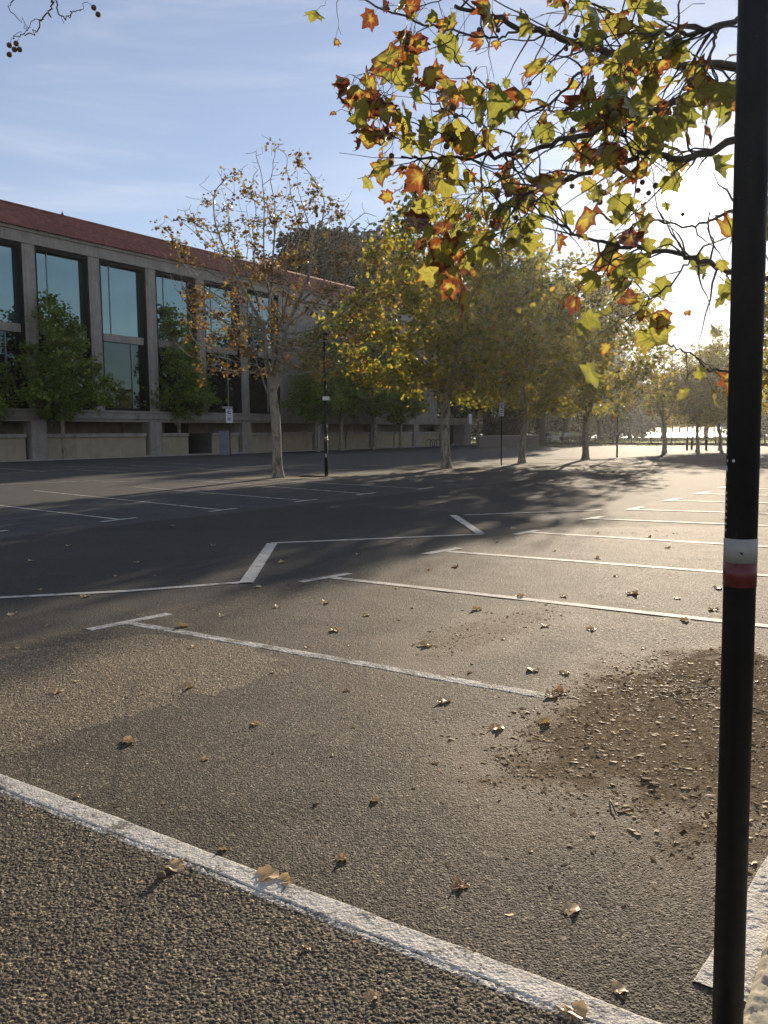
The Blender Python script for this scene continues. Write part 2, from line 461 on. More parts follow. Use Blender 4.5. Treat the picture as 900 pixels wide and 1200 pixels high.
def near_ground():
    ys = [0.9]
    while ys[-1] < 13.5:
        y = ys[-1]; ys.append(y + max(.0036, y * y / 1490 * .95))
    ys = np.array(ys); nx = 860
    u = np.linspace(-.64, .64, nx)
    X = ys[:, None] * u[None, :]; Y = np.repeat(ys[:, None], nx, 1)
    Z = relief(X, Y)
    e = np.minimum(np.clip((.64 - np.abs(u)) / .11, 0, 1)[None, :], np.minimum(np.clip((Y - .9) / .1, 0, 1), np.clip((13.5 - Y) / 1.5, 0, 1)))
    Z = Z * e + .004 * e - .0015 * (1 - e)
    V = np.stack([X, Y, Z], -1).reshape(-1, 3)
    i = np.arange(len(ys) - 1)[:, None] * nx + np.arange(nx - 1)[None, :]
    i = i.ravel()
    q = np.stack([i, i + 1, i + nx + 1, i + nx], -1)
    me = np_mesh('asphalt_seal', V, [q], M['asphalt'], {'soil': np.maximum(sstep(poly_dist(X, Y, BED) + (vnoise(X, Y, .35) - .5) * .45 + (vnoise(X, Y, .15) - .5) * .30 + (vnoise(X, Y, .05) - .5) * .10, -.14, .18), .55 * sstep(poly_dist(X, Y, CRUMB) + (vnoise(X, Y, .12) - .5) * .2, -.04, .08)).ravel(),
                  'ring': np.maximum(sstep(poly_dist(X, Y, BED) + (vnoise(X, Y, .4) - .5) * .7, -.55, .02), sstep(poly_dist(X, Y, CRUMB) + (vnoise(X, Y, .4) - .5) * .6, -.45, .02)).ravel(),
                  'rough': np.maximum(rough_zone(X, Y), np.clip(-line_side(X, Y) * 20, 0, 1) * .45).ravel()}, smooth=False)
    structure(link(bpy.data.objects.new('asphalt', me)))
near_ground()

def sheet(name, pts, z, mat):
    b = MB(); b.poly([(p[0], p[1], z) for p in pts]); return structure(b.build(name, mat))

structure(sheet('ground', [(-900, -300), (900, -300), (900, 300), (-900, 300)], -1.2, M['asphalt_far']))
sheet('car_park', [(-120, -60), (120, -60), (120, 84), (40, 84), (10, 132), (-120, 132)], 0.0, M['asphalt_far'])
def lawn_mat():
    n = NT('lawn'); a = n.noise(.3, 5, .6); f = n.noise(9, 4, .7)
    c = n.ramp(a, [(.3, (.08, .115, .028)), (.7, (.15, .17, .05))])
    return n.pbr(c, .9, n.bump(f, .8, .06), spec=.2)
M['lawn'] = lawn_mat()
sheet('lawn_ground', [(-140, 78), (240, 78), (240, 212), (-140, 212)], -0.03, M['lawn'])
def water_mat():
    n = NT('river_water')
    nb = n.bump(n.math('ADD', n.noise(.55, 4, .6, n.mapped((1, 2.2, 1))), n.math('MULTIPLY', n.noise(.09, 3, .6), 1.5)), .6, .5)
    return n.pbr((.02, .03, .035), .12, nb, spec=.6)
M['water'] = water_mat()
sheet('water', [(-900, 206), (1200, 206), (1200, 1150), (-900, 1150)], -0.5, M['water'])

# far shore across the river
def far_shore():
    xs = np.linspace(-700, 1100, 260); rng = np.random.default_rng(3)
    V = []; 
    for x in xs:
        h = 9 + 8 * (.5 + .5 * sin(x * .011)) + 4 * sin(x * .05 + 1) + rng.uniform(0, 3)
        V += [(x, 1100, -.6), (x, 1105, h * .7), (x, 1125, h), (x, 1149, -.6)]
    i = np.arange(len(xs) - 1) * 4
    q = np.concatenate([np.stack([i + k, i + 4 + k, i + 5 + k, i + 1 + k], -1) for k in range(3)])
    n = NT('far_woods'); c = n.ramp(n.noise(.05, 6, .7), [(.3, (.03, .04, .02)), (.7, (.07, .075, .04))])
    structure(link(bpy.data.objects.new('hills', np_mesh('hills', V, [q], n.pbr(c, .95)))))
far_shore()

# ------------------------------------------------------------------ painted bay lines
def strip(name, pts, w, z=.006, mat='paint', dens=None):
    b = MB(); pts = [Vector((p.x, p.y, 0)) for p in pts]
    L, Rr = [], []
    for i, p in enumerate(pts):
        if i == 0: d0 = d1 = (pts[1] - p).normalized()
        elif i == len(pts) - 1: d0 = d1 = (p - pts[i - 1]).normalized()
        else: d0 = (p - pts[i - 1]).normalized(); d1 = (pts[i + 1] - p).normalized()
        n0 = Vector((-d0.y, d0.x, 0)); n1 = Vector((-d1.y, d1.x, 0)); m = (n0 + n1).normalized()
        k = w / 2 / max(.35, m.dot(n0))
        L.append(p + m * k); Rr.append(p - m * k)
    for i in range(len(pts) - 1):
        b.poly([(q.x, q.y, z) for q in (L[i], L[i + 1], Rr[i + 1], Rr[i])])
    return structure(b.build(name, M[mat]))

def relief_strip(name, a, b, w, lift=.0035, mat='paint', rise=.0, fill=.55, edge=.012):
    """a painted line laid over the rough seal: follows it, filling the voids"""
    d = (b - a); L = d.length; d.normalize(); nrm = Vector((-d.y, d.x, 0))
    step = .0045 if L < 6 else .012
    nu = int(L / step); nv = max(6, int(w / .0045))
    s = np.linspace(0, L, nu)[:, None]; t = np.linspace(-w / 2, w / 2, nv)[None, :]
    wv = 1 + (vnoise(s * 1.0 + 5, s * 0 + 3, .12) - .5) * .12
    X = a.x + d.x * s + nrm.x * t * wv; Y = a.y + d.y * s + nrm.y * t * wv
    rel = relief(X, Y)
    e = np.clip((w / 2 - np.abs(t)) / edge, 0, 1); e = e * e * (3 - 2 * e)
    ragged = np.clip((vnoise(X, Y, .022) - .25) * 3, 0, 1)
    Z = .004 + rel * fill + (1 - fill) * .0035 + lift * np.minimum(1, e * (.4 + ragged)) + rise * e - .006 * (1 - np.clip(e * 3, 0, 1))
    V = np.stack([X, Y, Z], -1).reshape(-1, 3)
    i = (np.arange(nu - 1)[:, None] * nv + np.arange(nv - 1)[None, :]).ravel()
    me = np_mesh(name, V, [np.stack([i, i + nv, i + nv + 1, i + 1], -1)], M[mat])
    return structure(link(bpy.data.objects.new(name, me)))

ext = (LB - LA).normalized()
relief_strip('road_marking', LA - ext * 1.2, LB + ext * .25, .10, .0022, 'paint', .0012, .6, .012)
relief_strip('road_marking', LA - ext * 1.2 - lnor * .062, LB + ext * .25 - lnor * .060, .035, .0008, 'paint_old', .0, .95, .012)
relief_strip('road_marking', G(843, 1166), G(925, 1012), .15, .004, 'paint', .002, .5)
relief_strip('road_marking', G(152, 731), G(640, 817), .105, .003, 'paint_old', 0, .6)
relief_strip('road_marking', G(103, 739), G(198, 720), .11, .003, 'paint', 0, .6)
strip('road_marking', [G(390, 678), G(900, 735), G(980, 744)], .11, .0105, 'paint')
strip('road_marking', [G(352, 683), G(410, 673)], .11, .0115, 'paint')
for a, b, c, d_ in (((520, 646.5), (960, 680), (498, 650), (538, 643)),
                    ((616, 624), (960, 645), (604, 627), (630, 622)),
                    ((688, 608), (960, 619), (681, 609.5), (706, 606)),
                    ((742, 597.5), (960, 604), (736, 598), (753, 594.5)),
                    ((786, 587), (960, 591), (780, 587.5), (797, 584.5)),
                    ((818, 579), (960, 582), (814, 579.5), (830, 577)),
                    ((846, 572), (960, 574.5), (842, 572.5), (856, 570.5))):
    strip('road_marking', [G(*a), G(*b)], .12, .010, 'paint')
    strip('road_marking', [G(*c), G(*d_)], .13, .012, 'paint')
# zig-zag lane edge
z = .0105
strip('road_marking', [G(-60, 704.5), G(150, 693.5), G(288, 683)], .10, z)
strip('road_marking', [G(318, 637), G(440, 632), G(566, 626.5)], .10, z)
strip('road_marking', [G(288.5, 684), G(319, 637.5)], .15, z + .004)
strip('road_marking', [G(563, 626), G(531, 604.5)], .14, z + .004)
strip('road_marking', [G(544, 604), G(705, 598)], .10, z)
# bays at the left
for a, b, c, d_ in (((-40, 588), (140, 609), (118, 612), (160, 607)),
                    ((40, 575), (262, 598), (245, 600), (278, 596)),
                    ((160, 571), (360, 587), (345, 588.5), (372, 585.5)),
                    ((225, 563), (430, 579), (418, 580.5), (440, 577.5)),
                    ((300, 562), (500, 573), (490, 574), (508, 571)),
                    ((-60, 626), (4, 623), (-40, 627), (9, 622))):
    strip('road_marking', [G(*a), G(*b)], .10, .006, 'paint_old')
    strip('road_marking', [G(*c), G(*d_)], .11, .009, 'paint')
for a, b in (((0, 555), (100, 549)), ((90, 551), (150, 553)), ((60, 546), (160, 549)), ((150, 545), (240, 549)), ((0, 549), (55, 553)), ((200, 543), (290, 547)), ((250, 551), (340, 556)),
             ((0, 568), (120, 563)), ((120, 565), (260, 562)), ((330, 548), (420, 551)), ((420, 545), (500, 548))):
    strip('road_marking', [G(*a), G(*b)], .10, .006, 'paint_old')

# stone kerb in the corner under the pole
def near_kerb():
    a = G(868, 1200); b = G(908, 1072)
    d = (b - a).normalized(); nrm = Vector((d.y, -d.x, 0))
    nu, nv = 220, 150
    s = np.linspace(-.5, 2.2, nu)[:, None]; t = np.linspace(0, .62, nv)[None, :]
    X = a.x + d.x * s + nrm.x * t; Y = a.y + d.y * s + nrm.y * t
    w, h = worley(X, Y, .085); w2, h2 = worley(X, Y, .03)
    Z = .012 + np.clip(t / .02, 0, 1) * .028 + (1 - np.clip(w * 1.1, 0, 1) ** 2) * .016 * h + (1 - w2) * .008 + (vnoise(X, Y, .012) - .5) * .004
    ed = np.clip(np.minimum(np.minimum(s + .5, 2.2 - s) / .03, (.62 - t) / .03), 0, 1); Z = Z * ed - .012 * (1 - ed)
    Z = np.where(t < .004, -.01, Z)
    V = np.stack([X, Y, Z], -1).reshape(-1, 3)
    i = (np.arange(nu - 1)[:, None] * nv + np.arange(nv - 1)[None, :]).ravel()
    structure(link(bpy.data.objects.new('kerb', np_mesh('kerb', V, [np.stack([i, i + nv, i + nv + 1, i + 1], -1)], M['kerb'], smooth=True))))
near_kerb()

# ------------------------------------------------------------------ the building at the left
P0 = G(0, 540.5); UD = Vector((.555, .832, 0)).normalized()
B = empty('library_building', P0, atan2(UD.y, UD.x))
BS = .907
B.scale = (BS, BS, BS)
tag(B, 'long concrete building with tall teal windows and a terracotta tiled roof', 'building')
T0, TE, TL = -26.0, 62.0, 71.0
cols_t = [3.04 + 5.53 * k for k in range(-5, 6)]
wallb = MB()
wallb.box(T0, TE, 1.6, 14, 3.66, 16.35)                     # upper storeys behind the glazing
wallb.box(cols_t[-1] + .5, TE, .25, 1.59, 3.68, 15.45)      # blank wall at the far end
wallb.box(T0, TL, 3.2, 14, 0, 3.05)
wallb.build('wall', M['concrete'], B)
b = MB()
b.box(T0, TE + .05, -.02, 1.62, 15.48, 16.28); b.box(T0, TE + .1, -.14, 1.6, 16.285, 16.5)
b.build('eave_beam', M['concrete'], B)
b = MB(); b.box(T0, TL, -.25, 3.3, 3.06, 3.55); b.box(T0, TL, -.12, 3.2, 2.82, 3.055); b.box(T0, TL, -.31, .2, 3.555, 3.72)
b.build('ledge', M['concrete'], B)
# corrugated tile roof, real pans and covers
def roof():
    nr = int((TE + .5 - T0) / .30)
    us = T0 + np.arange(nr * 4 + 1) * .075
    prof = np.tile([0, .055, .08, .055], nr + 1)[:len(us)]
    V = []; 
    rows = [(-.35, 16.46)] + [(6.0 * k / 4 , 16.62 + 3.1 * k / 4) for k in range(1, 5)]
    for y, zz in rows: V.append(np.stack([us, np.full_like(us, y), zz + prof], -1))
    nvv = len(us); V = np.concatenate(V)
    q = []
    for r_ in range(len(rows) - 1):
        i = r_ * nvv + np.arange(nvv - 1); q.append(np.stack([i, i + 1, i + nvv + 1, i + nvv], -1))
    V2 = np.array([(T0, 6, 19.7), (TE + .5, 6, 19.7), (TE + .5, 14, 16.3), (T0, 14, 16.3), (T0, -.35, 16.4), (TE + .5, -.35, 16.4)])
    k = len(V); V = np.concatenate([V, V2])
    q.append(np.array([(k, k + 1, k + 2, k + 3)]))
    rf = link(bpy.data.objects.new('roof', np_mesh('roof', V, [np.concatenate(q), np.array([(k + 1, k + 5, k + 2), (k, k + 3, k + 4)])], M['tile'], smooth=False)), B)
    b = MB(); b.tube([(T0, 6, 19.78), (TE + .5, 6, 19.78)], .14, 8); b.build('ridge', M['tile'], rf)
    for t in (10.2, 30.5):
        b = MB(); b.tube([(t, 6, 19.85), (t, 6, 20.0), (t, 6, 20.05), (t, 6, 20.22)], [.12, .1, .05, .02], 8); b.build('finial', M['tile'], rf)
roof()
for t in cols_t:
    b = MB(); b.box(t - .5, t + .5, .06, 1.62, 3.70, 15.5, .03)
    b.box(t - .32, t + .32, .02, .1, 3.74, 15.44, .02)
    b.build('column', M['concrete'], B)
for t0, t1 in zip(cols_t, cols_t[1:]):
    a, c = t0 + .5, t1 - .5
    f = MB()
    f.box(a + .003, a + .16, .12, 1.5, 3.73, 15.47); f.box(c - .16, c - .003, .12, 1.5, 3.73, 15.47)
    f.box(a + .16, c - .16, .12, 1.5, 15.2, 15.465)
    f.box(a + .16, c - .16, .5, 1.5, 3.73, 3.95)
    w = f.build('window', M['bronze'], B)
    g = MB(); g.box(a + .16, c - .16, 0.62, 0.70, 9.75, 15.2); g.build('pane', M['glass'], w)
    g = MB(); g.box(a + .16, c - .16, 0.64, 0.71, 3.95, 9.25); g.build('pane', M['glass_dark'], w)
    g = MB(); g.box(a + .155, c - .155, .40, 1.5, 9.2, 9.8, .02); g.build('transom', M['concrete'], w)
    g = MB(); g.box(a + 1.25, a + 1.32, .55, .63, 9.8, 15.2); g.build('mullion', M['alu'], w)
    g = MB(); g.box(c - 1.35, c - 1.28, .55, .65, 3.95, 9.2); g.build('mullion', M['alu'], w)
# ground storey: piers and the low screen wall with its coping
piers = [3.04 - 10.9 * 2, 3.04 - 10.9, 3.04, 13.9, 24.9, 36.0, 46.5, 56.0, 63.0]
for t in piers:
    b = MB(); b.box(t - .62, t + .62, -.22, .9, -.3, 2.83, .03); b.build('pier', M['concrete'], B)
segs = []
def run(a, c, parts):
    L = (c - a) / parts
    for k in range(parts): segs.append((a + k * L + .02, a + (k + 1) * L - (.02 if k == parts - 1 else .28)))
run(T0, piers[0] - .95, 1); run(piers[0] + .65, piers[1] - .95, 1); run(piers[1] + .65, piers[2] - 1.0, 1)
run(piers[2] + .65, piers[3] - .95, 1); run(piers[3] + .65, 17.65, 1); run(20.5, piers[4] - .95, 1)
run(piers[4] + .65, piers[5] - .9, 2); run(piers[5] + .65, piers[6] - .9, 2); run(piers[6] + .65, piers[7] - .9, 2); run(piers[7] + .65, piers[8] - .9, 1)
for a, c in segs:
    b = MB(); b.box(a, c, .0, .28, -.3, 1.62, .01)
    p = b.build('screen_wall', M['concrete_pale'], B)
    b = MB(); b.box(a - .01, c + .02, -.14, .42, 1.625, 1.90, .02); b.build('coping', M['concrete'], p)
b = MB(); b.box(17.8, 20.4, 2.9, 3.1, 0, 2.8); b.build('door', M['inside'], B)
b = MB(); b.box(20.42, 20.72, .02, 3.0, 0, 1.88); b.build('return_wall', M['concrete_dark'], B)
b = MB(); b.box(64.5, 68.7, 1.6, 1.8, 0, 2.8); b.build('door', M['inside'], B)
b = MB(); b.box(69.0, 70.6, -.2, 1.6, -.3, 2.83, .03); b.build('pier', M['concrete'], B)
# paved footpath in front with a real kerb
def footpath():
    b = MB(); b.box(T0, TL + 6, -2.0, 3.2, -.5, .0)
    o = b.build('footpath', M['concrete_dark']); o.location = P0; o.rotation_euler = B.rotation_euler; o.location.z = .03; o.scale = B.scale
    structure(o)
    b = MB(); b.box(T0, TL + 6, -2.16, -2.0, -.5, .12, .02)
    o = b.build('kerb', M['concrete']); o.location = P0; o.rotation_euler = B.rotation_euler; o.scale = B.scale
    structure(o)
footpath()

# ------------------------------------------------------------------ trees by space colonisation
def sample_env(kind, n, rng, h, w, base):
    pts = []
    while len(pts) < n:
        p = rng.uniform(-1, 1, 3)
        r = math.hypot(p[0], p[1]); zz = (p[2] + 1) / 2
        if kind == 'vase':    # broad dome, widest at two fifths of the crown
            lim = (math.sin(pi * min(1, (zz + .10) / 1.12) ** .75)) ** .7 if zz < 1 else 0
        elif kind == 'cone':
            lim = min(1, .30 + zz * 4) * (1 - zz * .80) ** .8
        elif kind == 'round':
            lim = math.sqrt(max(0, 1 - (zz * 2 - 1) ** 2))
        else:                 # umbrella
            lim = (1 if zz > .5 else zz * 2) * math.sqrt(max(0, 1 - max(0, zz * 1.6 - .6) ** 2))
        lim *= .86 + .14 * math.sin(3 * atan2(p[1], p[0]) + zz * 7)
        if r < lim: pts.append((p[0] * w / 2, p[1] * w / 2, base + zz * (h - base)))
    return np.array(pts)

def grow(seed, kind, h, w, base, fork, n_att=700, D=.28, lean=(0, 0), up_bias=.25, limbs=0):
    rng = np.random.default_rng(seed)
    A = sample_env(kind, n_att, rng, h, w, base)
    nodes = []; parent = []; 
    k = int(fork / D)
    for i in range(k + 1):
        t = i / max(1, k)
        nodes.append((lean[0] * t + .05 * sin(t * 5 + seed), lean[1] * t + .04 * cos(t * 4 + seed), t * fork)); parent.append(i - 1)
    top = len(nodes) - 1
    for q in range(limbs):
        az = seed + q * 2.4; tilt = rng.uniform(.30, .62); ln = int(rng.uniform(1.6, 2.8) / D); p = top - (q * 2) % 5; cur = np.array(nodes[p])
        for i in range(ln):
            tl = tilt * (1 - .35 * i / ln)
            cur = cur + D * np.array([cos(az) * sin(tl), sin(az) * sin(tl), cos(tl)]) + rng.normal(0, .02, 3)
            nodes.append(tuple(cur)); parent.append(p); p = len(nodes) - 1
    N = np.array(nodes)
    alive = np.ones(len(A), bool)
    near = np.full(len(A), -1); nd = np.full(len(A), 1e9)
    new0 = 0
    first = max(1, int(k * .72))
    for it in range(160):
        # only the top part of the trunk may branch
        for j in range(new0, len(N)):
            if j < first: continue
            dd = np.linalg.norm(A - N[j], axis=1); m = dd < nd
            nd[m] = dd[m]; near[m] = j
        alive &= nd > D * 1.15
        idx = np.where(alive & (nd < 6))[0]
        if not len(idx): break
        dirs = {}
        for i in idx:
            j = near[i]; v = (A[i] - N[j]) / nd[i]
            dirs[j] = dirs.get(j, 0) + v
        add = []; addp = []
        for j, v in dirs.items():
            d = v + np.array([0, 0, up_bias]) + rng.normal(0, .22, 3)
            d /= np.linalg.norm(d) + 1e-9
            p = N[j] + d * D
            add.append(p); addp.append(j)
        new0 = len(N)
        N = np.concatenate([N, np.array(add)]); parent += addp
        if len(N) > 3800: break
    return N, parent

def radii(N, parent, r_tip, r_base, expo=2.3):
    n = len(N); w = np.zeros(n); ch = [[] for _ in range(n)]
    for i in range(n - 1, 0, -1): ch[parent[i]].append(i)
    for i in range(n - 1, -1, -1):
        w[i] = 1 if not ch[i] else sum(w[c] for c in ch[i])
    r = r_tip * w ** (1 / expo)
    k = r_base / r[0]
    return (r * k if k < 1 else r * (1 + (k - 1) * np.clip((r - r_tip) / (r[0] - r_tip), 0, 1))), ch

def tube_mesh(N, parent, r, ch, name, mat, flare=True, sides_big=9):
    V = []; Q = []; base = 0
    stack = [0]; starts = [(0, [0])]
    chains = []
    todo = [[0]]
    while todo:
        c = todo.pop(); i = c[-1]
        while ch[i]:
            cs = sorted(ch[i], key=lambda k: -r[k])
            for k in cs[1:]: todo.append([i, k])
            c.append(cs[0]); i = cs[0]
        if len(c) > 1: chains.append(c)
    for c in chains:
        P = N[c]; rr = r[c].copy()
        if parent[c[0]] >= 0 or c[0] != 0: rr[0] = min(rr[0], rr[1] * 1.15)
        elif flare:
            z = P[:, 2]; rr = rr * (1 + .45 * np.exp(-z / .22))
        ns = sides_big if rr.max() > .07 else 5 if rr.max() > .02 else 3
        T = np.gradient(P, axis=0); T /= np.linalg.norm(T, axis=1)[:, None] + 1e-9
        ref = np.array([1., 0, 0]) if abs(T[0][0]) < .8 else np.array([0, 1., 0])
        ang = np.arange(ns) * 2 * pi / ns
        for p, t, q in zip(P, T, rr):
            a = ref - t * ref.dot(t); a /= np.linalg.norm(a) + 1e-9; b_ = np.cross(t, a); ref = a
            V.append(p + q * (np.cos(ang)[:, None] * a + np.sin(ang)[:, None] * b_))
        for k in range(len(c) - 1):
            i = base + k * ns + np.arange(ns); j = base + k * ns + (np.arange(ns) + 1) % ns
            Q.append(np.stack([i, j, j + ns, i + ns], -1))
        base += len(c) * ns
    return np_mesh(name, np.concatenate(V), [np.concatenate(Q)], mat, smooth=True)

LEAF_V = np.array([(0, 0, 0), (.46, .22, .12), (.36, .72, .10), (0, 1, -.08), (-.36, .72, .10), (-.46, .22, .12)])
LEAF_Q = np.array([(0, 1, 2, 3), (0, 3, 4, 5)])

def rand_rot(n, rng, droop=.5):
    """random orthonormal frames, leaf axis (y) mostly hanging outwards, normal (z) mostly up"""
    zax = rng.normal(0, 1, (n, 3)); zax[:, 2] = np.abs(zax[:, 2]) + droop
    zax /= np.linalg.norm(zax, axis=1)[:, None]
    y = rng.normal(0, 1, (n, 3)); y[:, 2] -= droop
    y -= zax * (y * zax).sum(1)[:, None]; y /= np.linalg.norm(y, axis=1)[:, None]
    x = np.cross(y, zax)
    return x, y, zax

def leaves_mesh(name, pos, size, rng, mat, tone, tmpl=(LEAF_V, LEAF_Q), droop=.5, extra=None, frames=None):
    TV, TQ = tmpl; n = len(pos); k = len(TV)
    x, y, zx = frames if frames is not None else rand_rot(n, rng, droop)
    V = pos[:, None, :] + size[:, None, None] * (TV[None, :, 0:1] * x[:, None] + TV[None, :, 1:2] * y[:, None] + TV[None, :, 2:3] * zx[:, None])
    off = (np.arange(n) * k)[:, None, None]
    gs = [ (t[None] + off).reshape(-1, t.shape[1]) for t in (TQ if isinstance(TQ, list) else [TQ])]
    at_ = {'tone': np.repeat(tone, k)}
    for kk, vv in (extra or {}).items(): at_[kk] = np.tile(vv, n)
    return np_mesh(name, V.reshape(-1, 3), gs, mat, at_)

def make_tree(seed, kind, h, w, base, fork, r_base, n_att, n_leaf, leaf, mat, bark, spread=.3, tip=.007, maxr=.02, tone=(.5, .28), D=.28, up=.25, lean=(0, 0), clump=0.0, bare_top=0.0, limbs=0):
    """returns (trunk mesh, crown mesh) to be shared"""
    rng = np.random.default_rng(seed + 100)
    N, par = grow(seed, kind, h, w, base, fork, n_att, D, lean, up, limbs)
    r, ch = radii(N, par, tip, r_base)
    trunk = tube_mesh(N, par, r, ch, 'trunk', bark)
    cand = np.where((r < maxr) & (N[:, 2] > base * .9))[0]
    wgt = np.ones(len(cand))
    if clump:
        ph = N[cand] * 1.1
        cl = np.sin(ph[:, 0] * 1.7 + seed) * np.sin(ph[:, 1] * 1.9 + 1) * np.sin(ph[:, 2] * 1.6 + 2)
        wgt = np.clip(.5 + clump * cl * 2, .05, 2)
    if bare_top:
        wgt = wgt * np.clip(1 - bare_top * ((N[cand, 2] - base) / (h - base)) ** 2, .04, 1)
    per = 16
    pick = np.repeat(rng.choice(cand, n_leaf // per, p=wgt / wgt.sum()), per); n_leaf = len(pick)
    sp = spread * np.repeat(rng.uniform(.55, 1.35, n_leaf // per), per)[:, None]
    pos = N[pick] + rng.normal(0, 1, (n_leaf, 3)) * sp * [1, 1, .7]
    tn = np.clip(rng.normal(tone[0], tone[1], n_leaf) + .12 * np.sin(pos[:, 0] * 1.3 + pos[:, 2]), 0, 1)
    crown = leaves_mesh('crown', pos, leaf * rng.uniform(.6, 1.25, n_leaf), rng, mat, tn)
    return trunk, crown

def put_tree(name, meshes, loc, rz, sc, label, cat='tree', group=None):
    e = empty(name, loc, rz); e.scale = sc if hasattr(sc, '__len__') else (sc, sc, sc)
    tag(e, label, cat, group)
    link(bpy.data.objects.new('trunk', meshes[0]), e); link(bpy.data.objects.new('crown', meshes[1]), e)
    return e

bare = make_tree(11, 'vase', 11.7, 9.4, 3.3, 3.4, .17, 1900, 6300, .112, M['leaf_amber'], M['bark'], .13, .0075, .018, (.45, .3), .24, .5, (-.25, 0), .55, .35, 6)
full_a = make_tree(23, 'vase', 11.0, 10.5, 2.5, 2.8, .19, 1000, 13500, .20, M['leaf_gold'], M['bark'], .30, .006, .02, (.40, .26), .28, .3, (0, 0), .7, 0, 5)
full_b = make_tree(31, 'vase', 11.0, 9.2, 2.2, 2.4, .16, 900, 9500, .20, M['leaf_gold'], M['bark'], .30, .006, .02, (.38, .26), .28, .3, (-.2, 0), .7, 0, 4)
young = make_tree(41, 'cone', 10.8, 7.4, 2.6, 5.5, .13, 800, 8000, .24, M['leaf_green'], M['bark'], .26, .006, .025, (.45, .25), .28, .12, (0, 0), .6)
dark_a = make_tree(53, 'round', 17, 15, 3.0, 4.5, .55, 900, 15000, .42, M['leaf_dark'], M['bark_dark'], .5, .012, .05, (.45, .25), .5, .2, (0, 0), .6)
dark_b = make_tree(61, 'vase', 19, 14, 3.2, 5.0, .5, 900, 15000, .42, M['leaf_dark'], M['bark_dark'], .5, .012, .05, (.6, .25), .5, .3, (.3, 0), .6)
bushy = make_tree(71, 'round', 7.5, 9, .8, 1.4, .25, 600, 7000, .26, M['leaf_dark'], M['bark_dark'], .35, .01, .05, (.35, .25), .35, .1, (0, 0), .5)
pine = make_tree(83, 'umbrella', 24, 18, 15, 14, .5, 900, 12000, .5, M['leaf_pine'], M['bark_dark'], .5, .012, .06, (.5, .25), .6, .1, (0, 0), .5)

row = 'plane trees planted through the car park'
put_tree('plane_tree', bare, G(328, 560), .4, 1.0, 'tall half bare plane tree with amber leaves and a pale mottled trunk', group=row)
put_tree('plane_tree', full_a, G(523, 549), 1.2, (1.02, 1.02, 1.17), 'full golden plane tree with a straight pale trunk beside the dark doorway', group=row)
put_tree('plane_tree', full_b, G(612, 543), 2.2, 1.03, 'golden plane tree whose slender trunk leans beside the white parking sign', group=row)
put_tree('plane_tree', full_b, G(685, 538.5), 4.0, 1.1, 'straight golden plane tree standing in front of the parked dark car', group=row)
put_tree('plane_tree', bare, G(779, 531), 5.0, (.9, .9, .75), 'small dark forked tree standing against the glittering river', group=row)
put_tree('plane_tree', full_b, G(844, 528), 5.5, .9, 'slim plane tree just left of the black pole before the lawn', group=row)
put_tree('plane_tree', full_a, G(817, 529.5), 2.9, (.7, .7, .72), 'thin young tree among the short bollards by the lawn', group=row)
put_tree('plane_tree', full_a, G(985, 545), 3.9, 1.0, 'plane tree seen past the right side of the black pole', group=row)
ylab = 'young trees along the concrete building'
put_tree('street_tree', young, G(76, 538.5), .3, (1.0, 1.0, 1.0), 'green bushy young tree before the second and third tall windows', group=ylab)
put_tree('street_tree', young, G(211, 533), 1.7, (1.08, 1.08, 1.06), 'green conical young tree left of the blue and white parking sign', group=ylab)
put_tree('street_tree', young, G(-22, 541), 3.4, (.8, .8, .82), 'green young tree cut by the edge before the first tall window', group=ylab)
put_tree('street_tree', young, G(400, 528.5), 4.4, (1.4, 1.4, 1.22), 'green tree with a thin trunk behind the banded lamp post', group=ylab)
put_tree('street_tree', young, G(374, 530), 5.1, (1.0, 1.0, 1.0), 'slight green tree close behind the half bare plane tree', group=ylab)
put_tree('street_tree', young, G(438, 526.8), 2.5, (1.45, 1.45, 1.3), 'largest green tree against the blank concrete wall', group=ylab)
put_tree('street_tree', young, G(470, 525.5), 5.4, (1.05, 1.05, 1.0), 'dark green tree before the far low part of the concrete building', group=ylab)

put_tree('stone_pine', pine, GX(404, 112), 1.0, (1.4, 1.4, 1.21), 'dark umbrella pine rising behind the tiled roof')
far = 'large trees beyond the car park'
bt = [
    (dark_a, (478, 118), 0.2, (1.1, 1.1, 1.45), 'dark broad tree behind the golden plane tree and the low doorway'),
    (dark_b, (571, 106), 1.3, (1.05, 1.05, 1.25), 'big tree with a thick trunk behind the white parking sign'),
    (dark_a, (633, 98), 2.6, (1.0, 1.0, 1.15), 'largest dark trunked tree standing left of the parked cars'),
    (dark_b, (703, 140), 3.7, 1.02, 'tall dark tree rising behind the parked dark car'),
    (dark_a, (664, 150), 4.9, 1.2, 'dark leafy tree behind the parked cars'),
    (dark_b, (603, 128), 5.6, (1.2, 1.2, 1.45), 'distant tall tree rising between the two darkest trunks'),
    (dark_a, (532, 122), .9, (1.15, 1.15, 1.45), 'dark distant tree just right of the concrete building end'),
    (dark_b, (738, 180), 2.2, .8, 'smaller dark tree left of the small forked tree'),
    (dark_a, (778, 170), 1.7, (.78, .78, .8), 'dark tree whose crown hangs over the left end of the river glitter'),
    (dark_a, (828, 172), .6, (.75, .75, .78), 'dark tree whose crown hangs over the right end of the river glitter'),
    (dark_a, (866, 182), 2.9, .8, 'dark round tree behind the black pole beyond the lawn'),
]
for ms, (px, Y), rz, sc, lab in bt:
    put_tree('shade_tree', ms, GX(px, Y), rz, sc, lab, group=far)
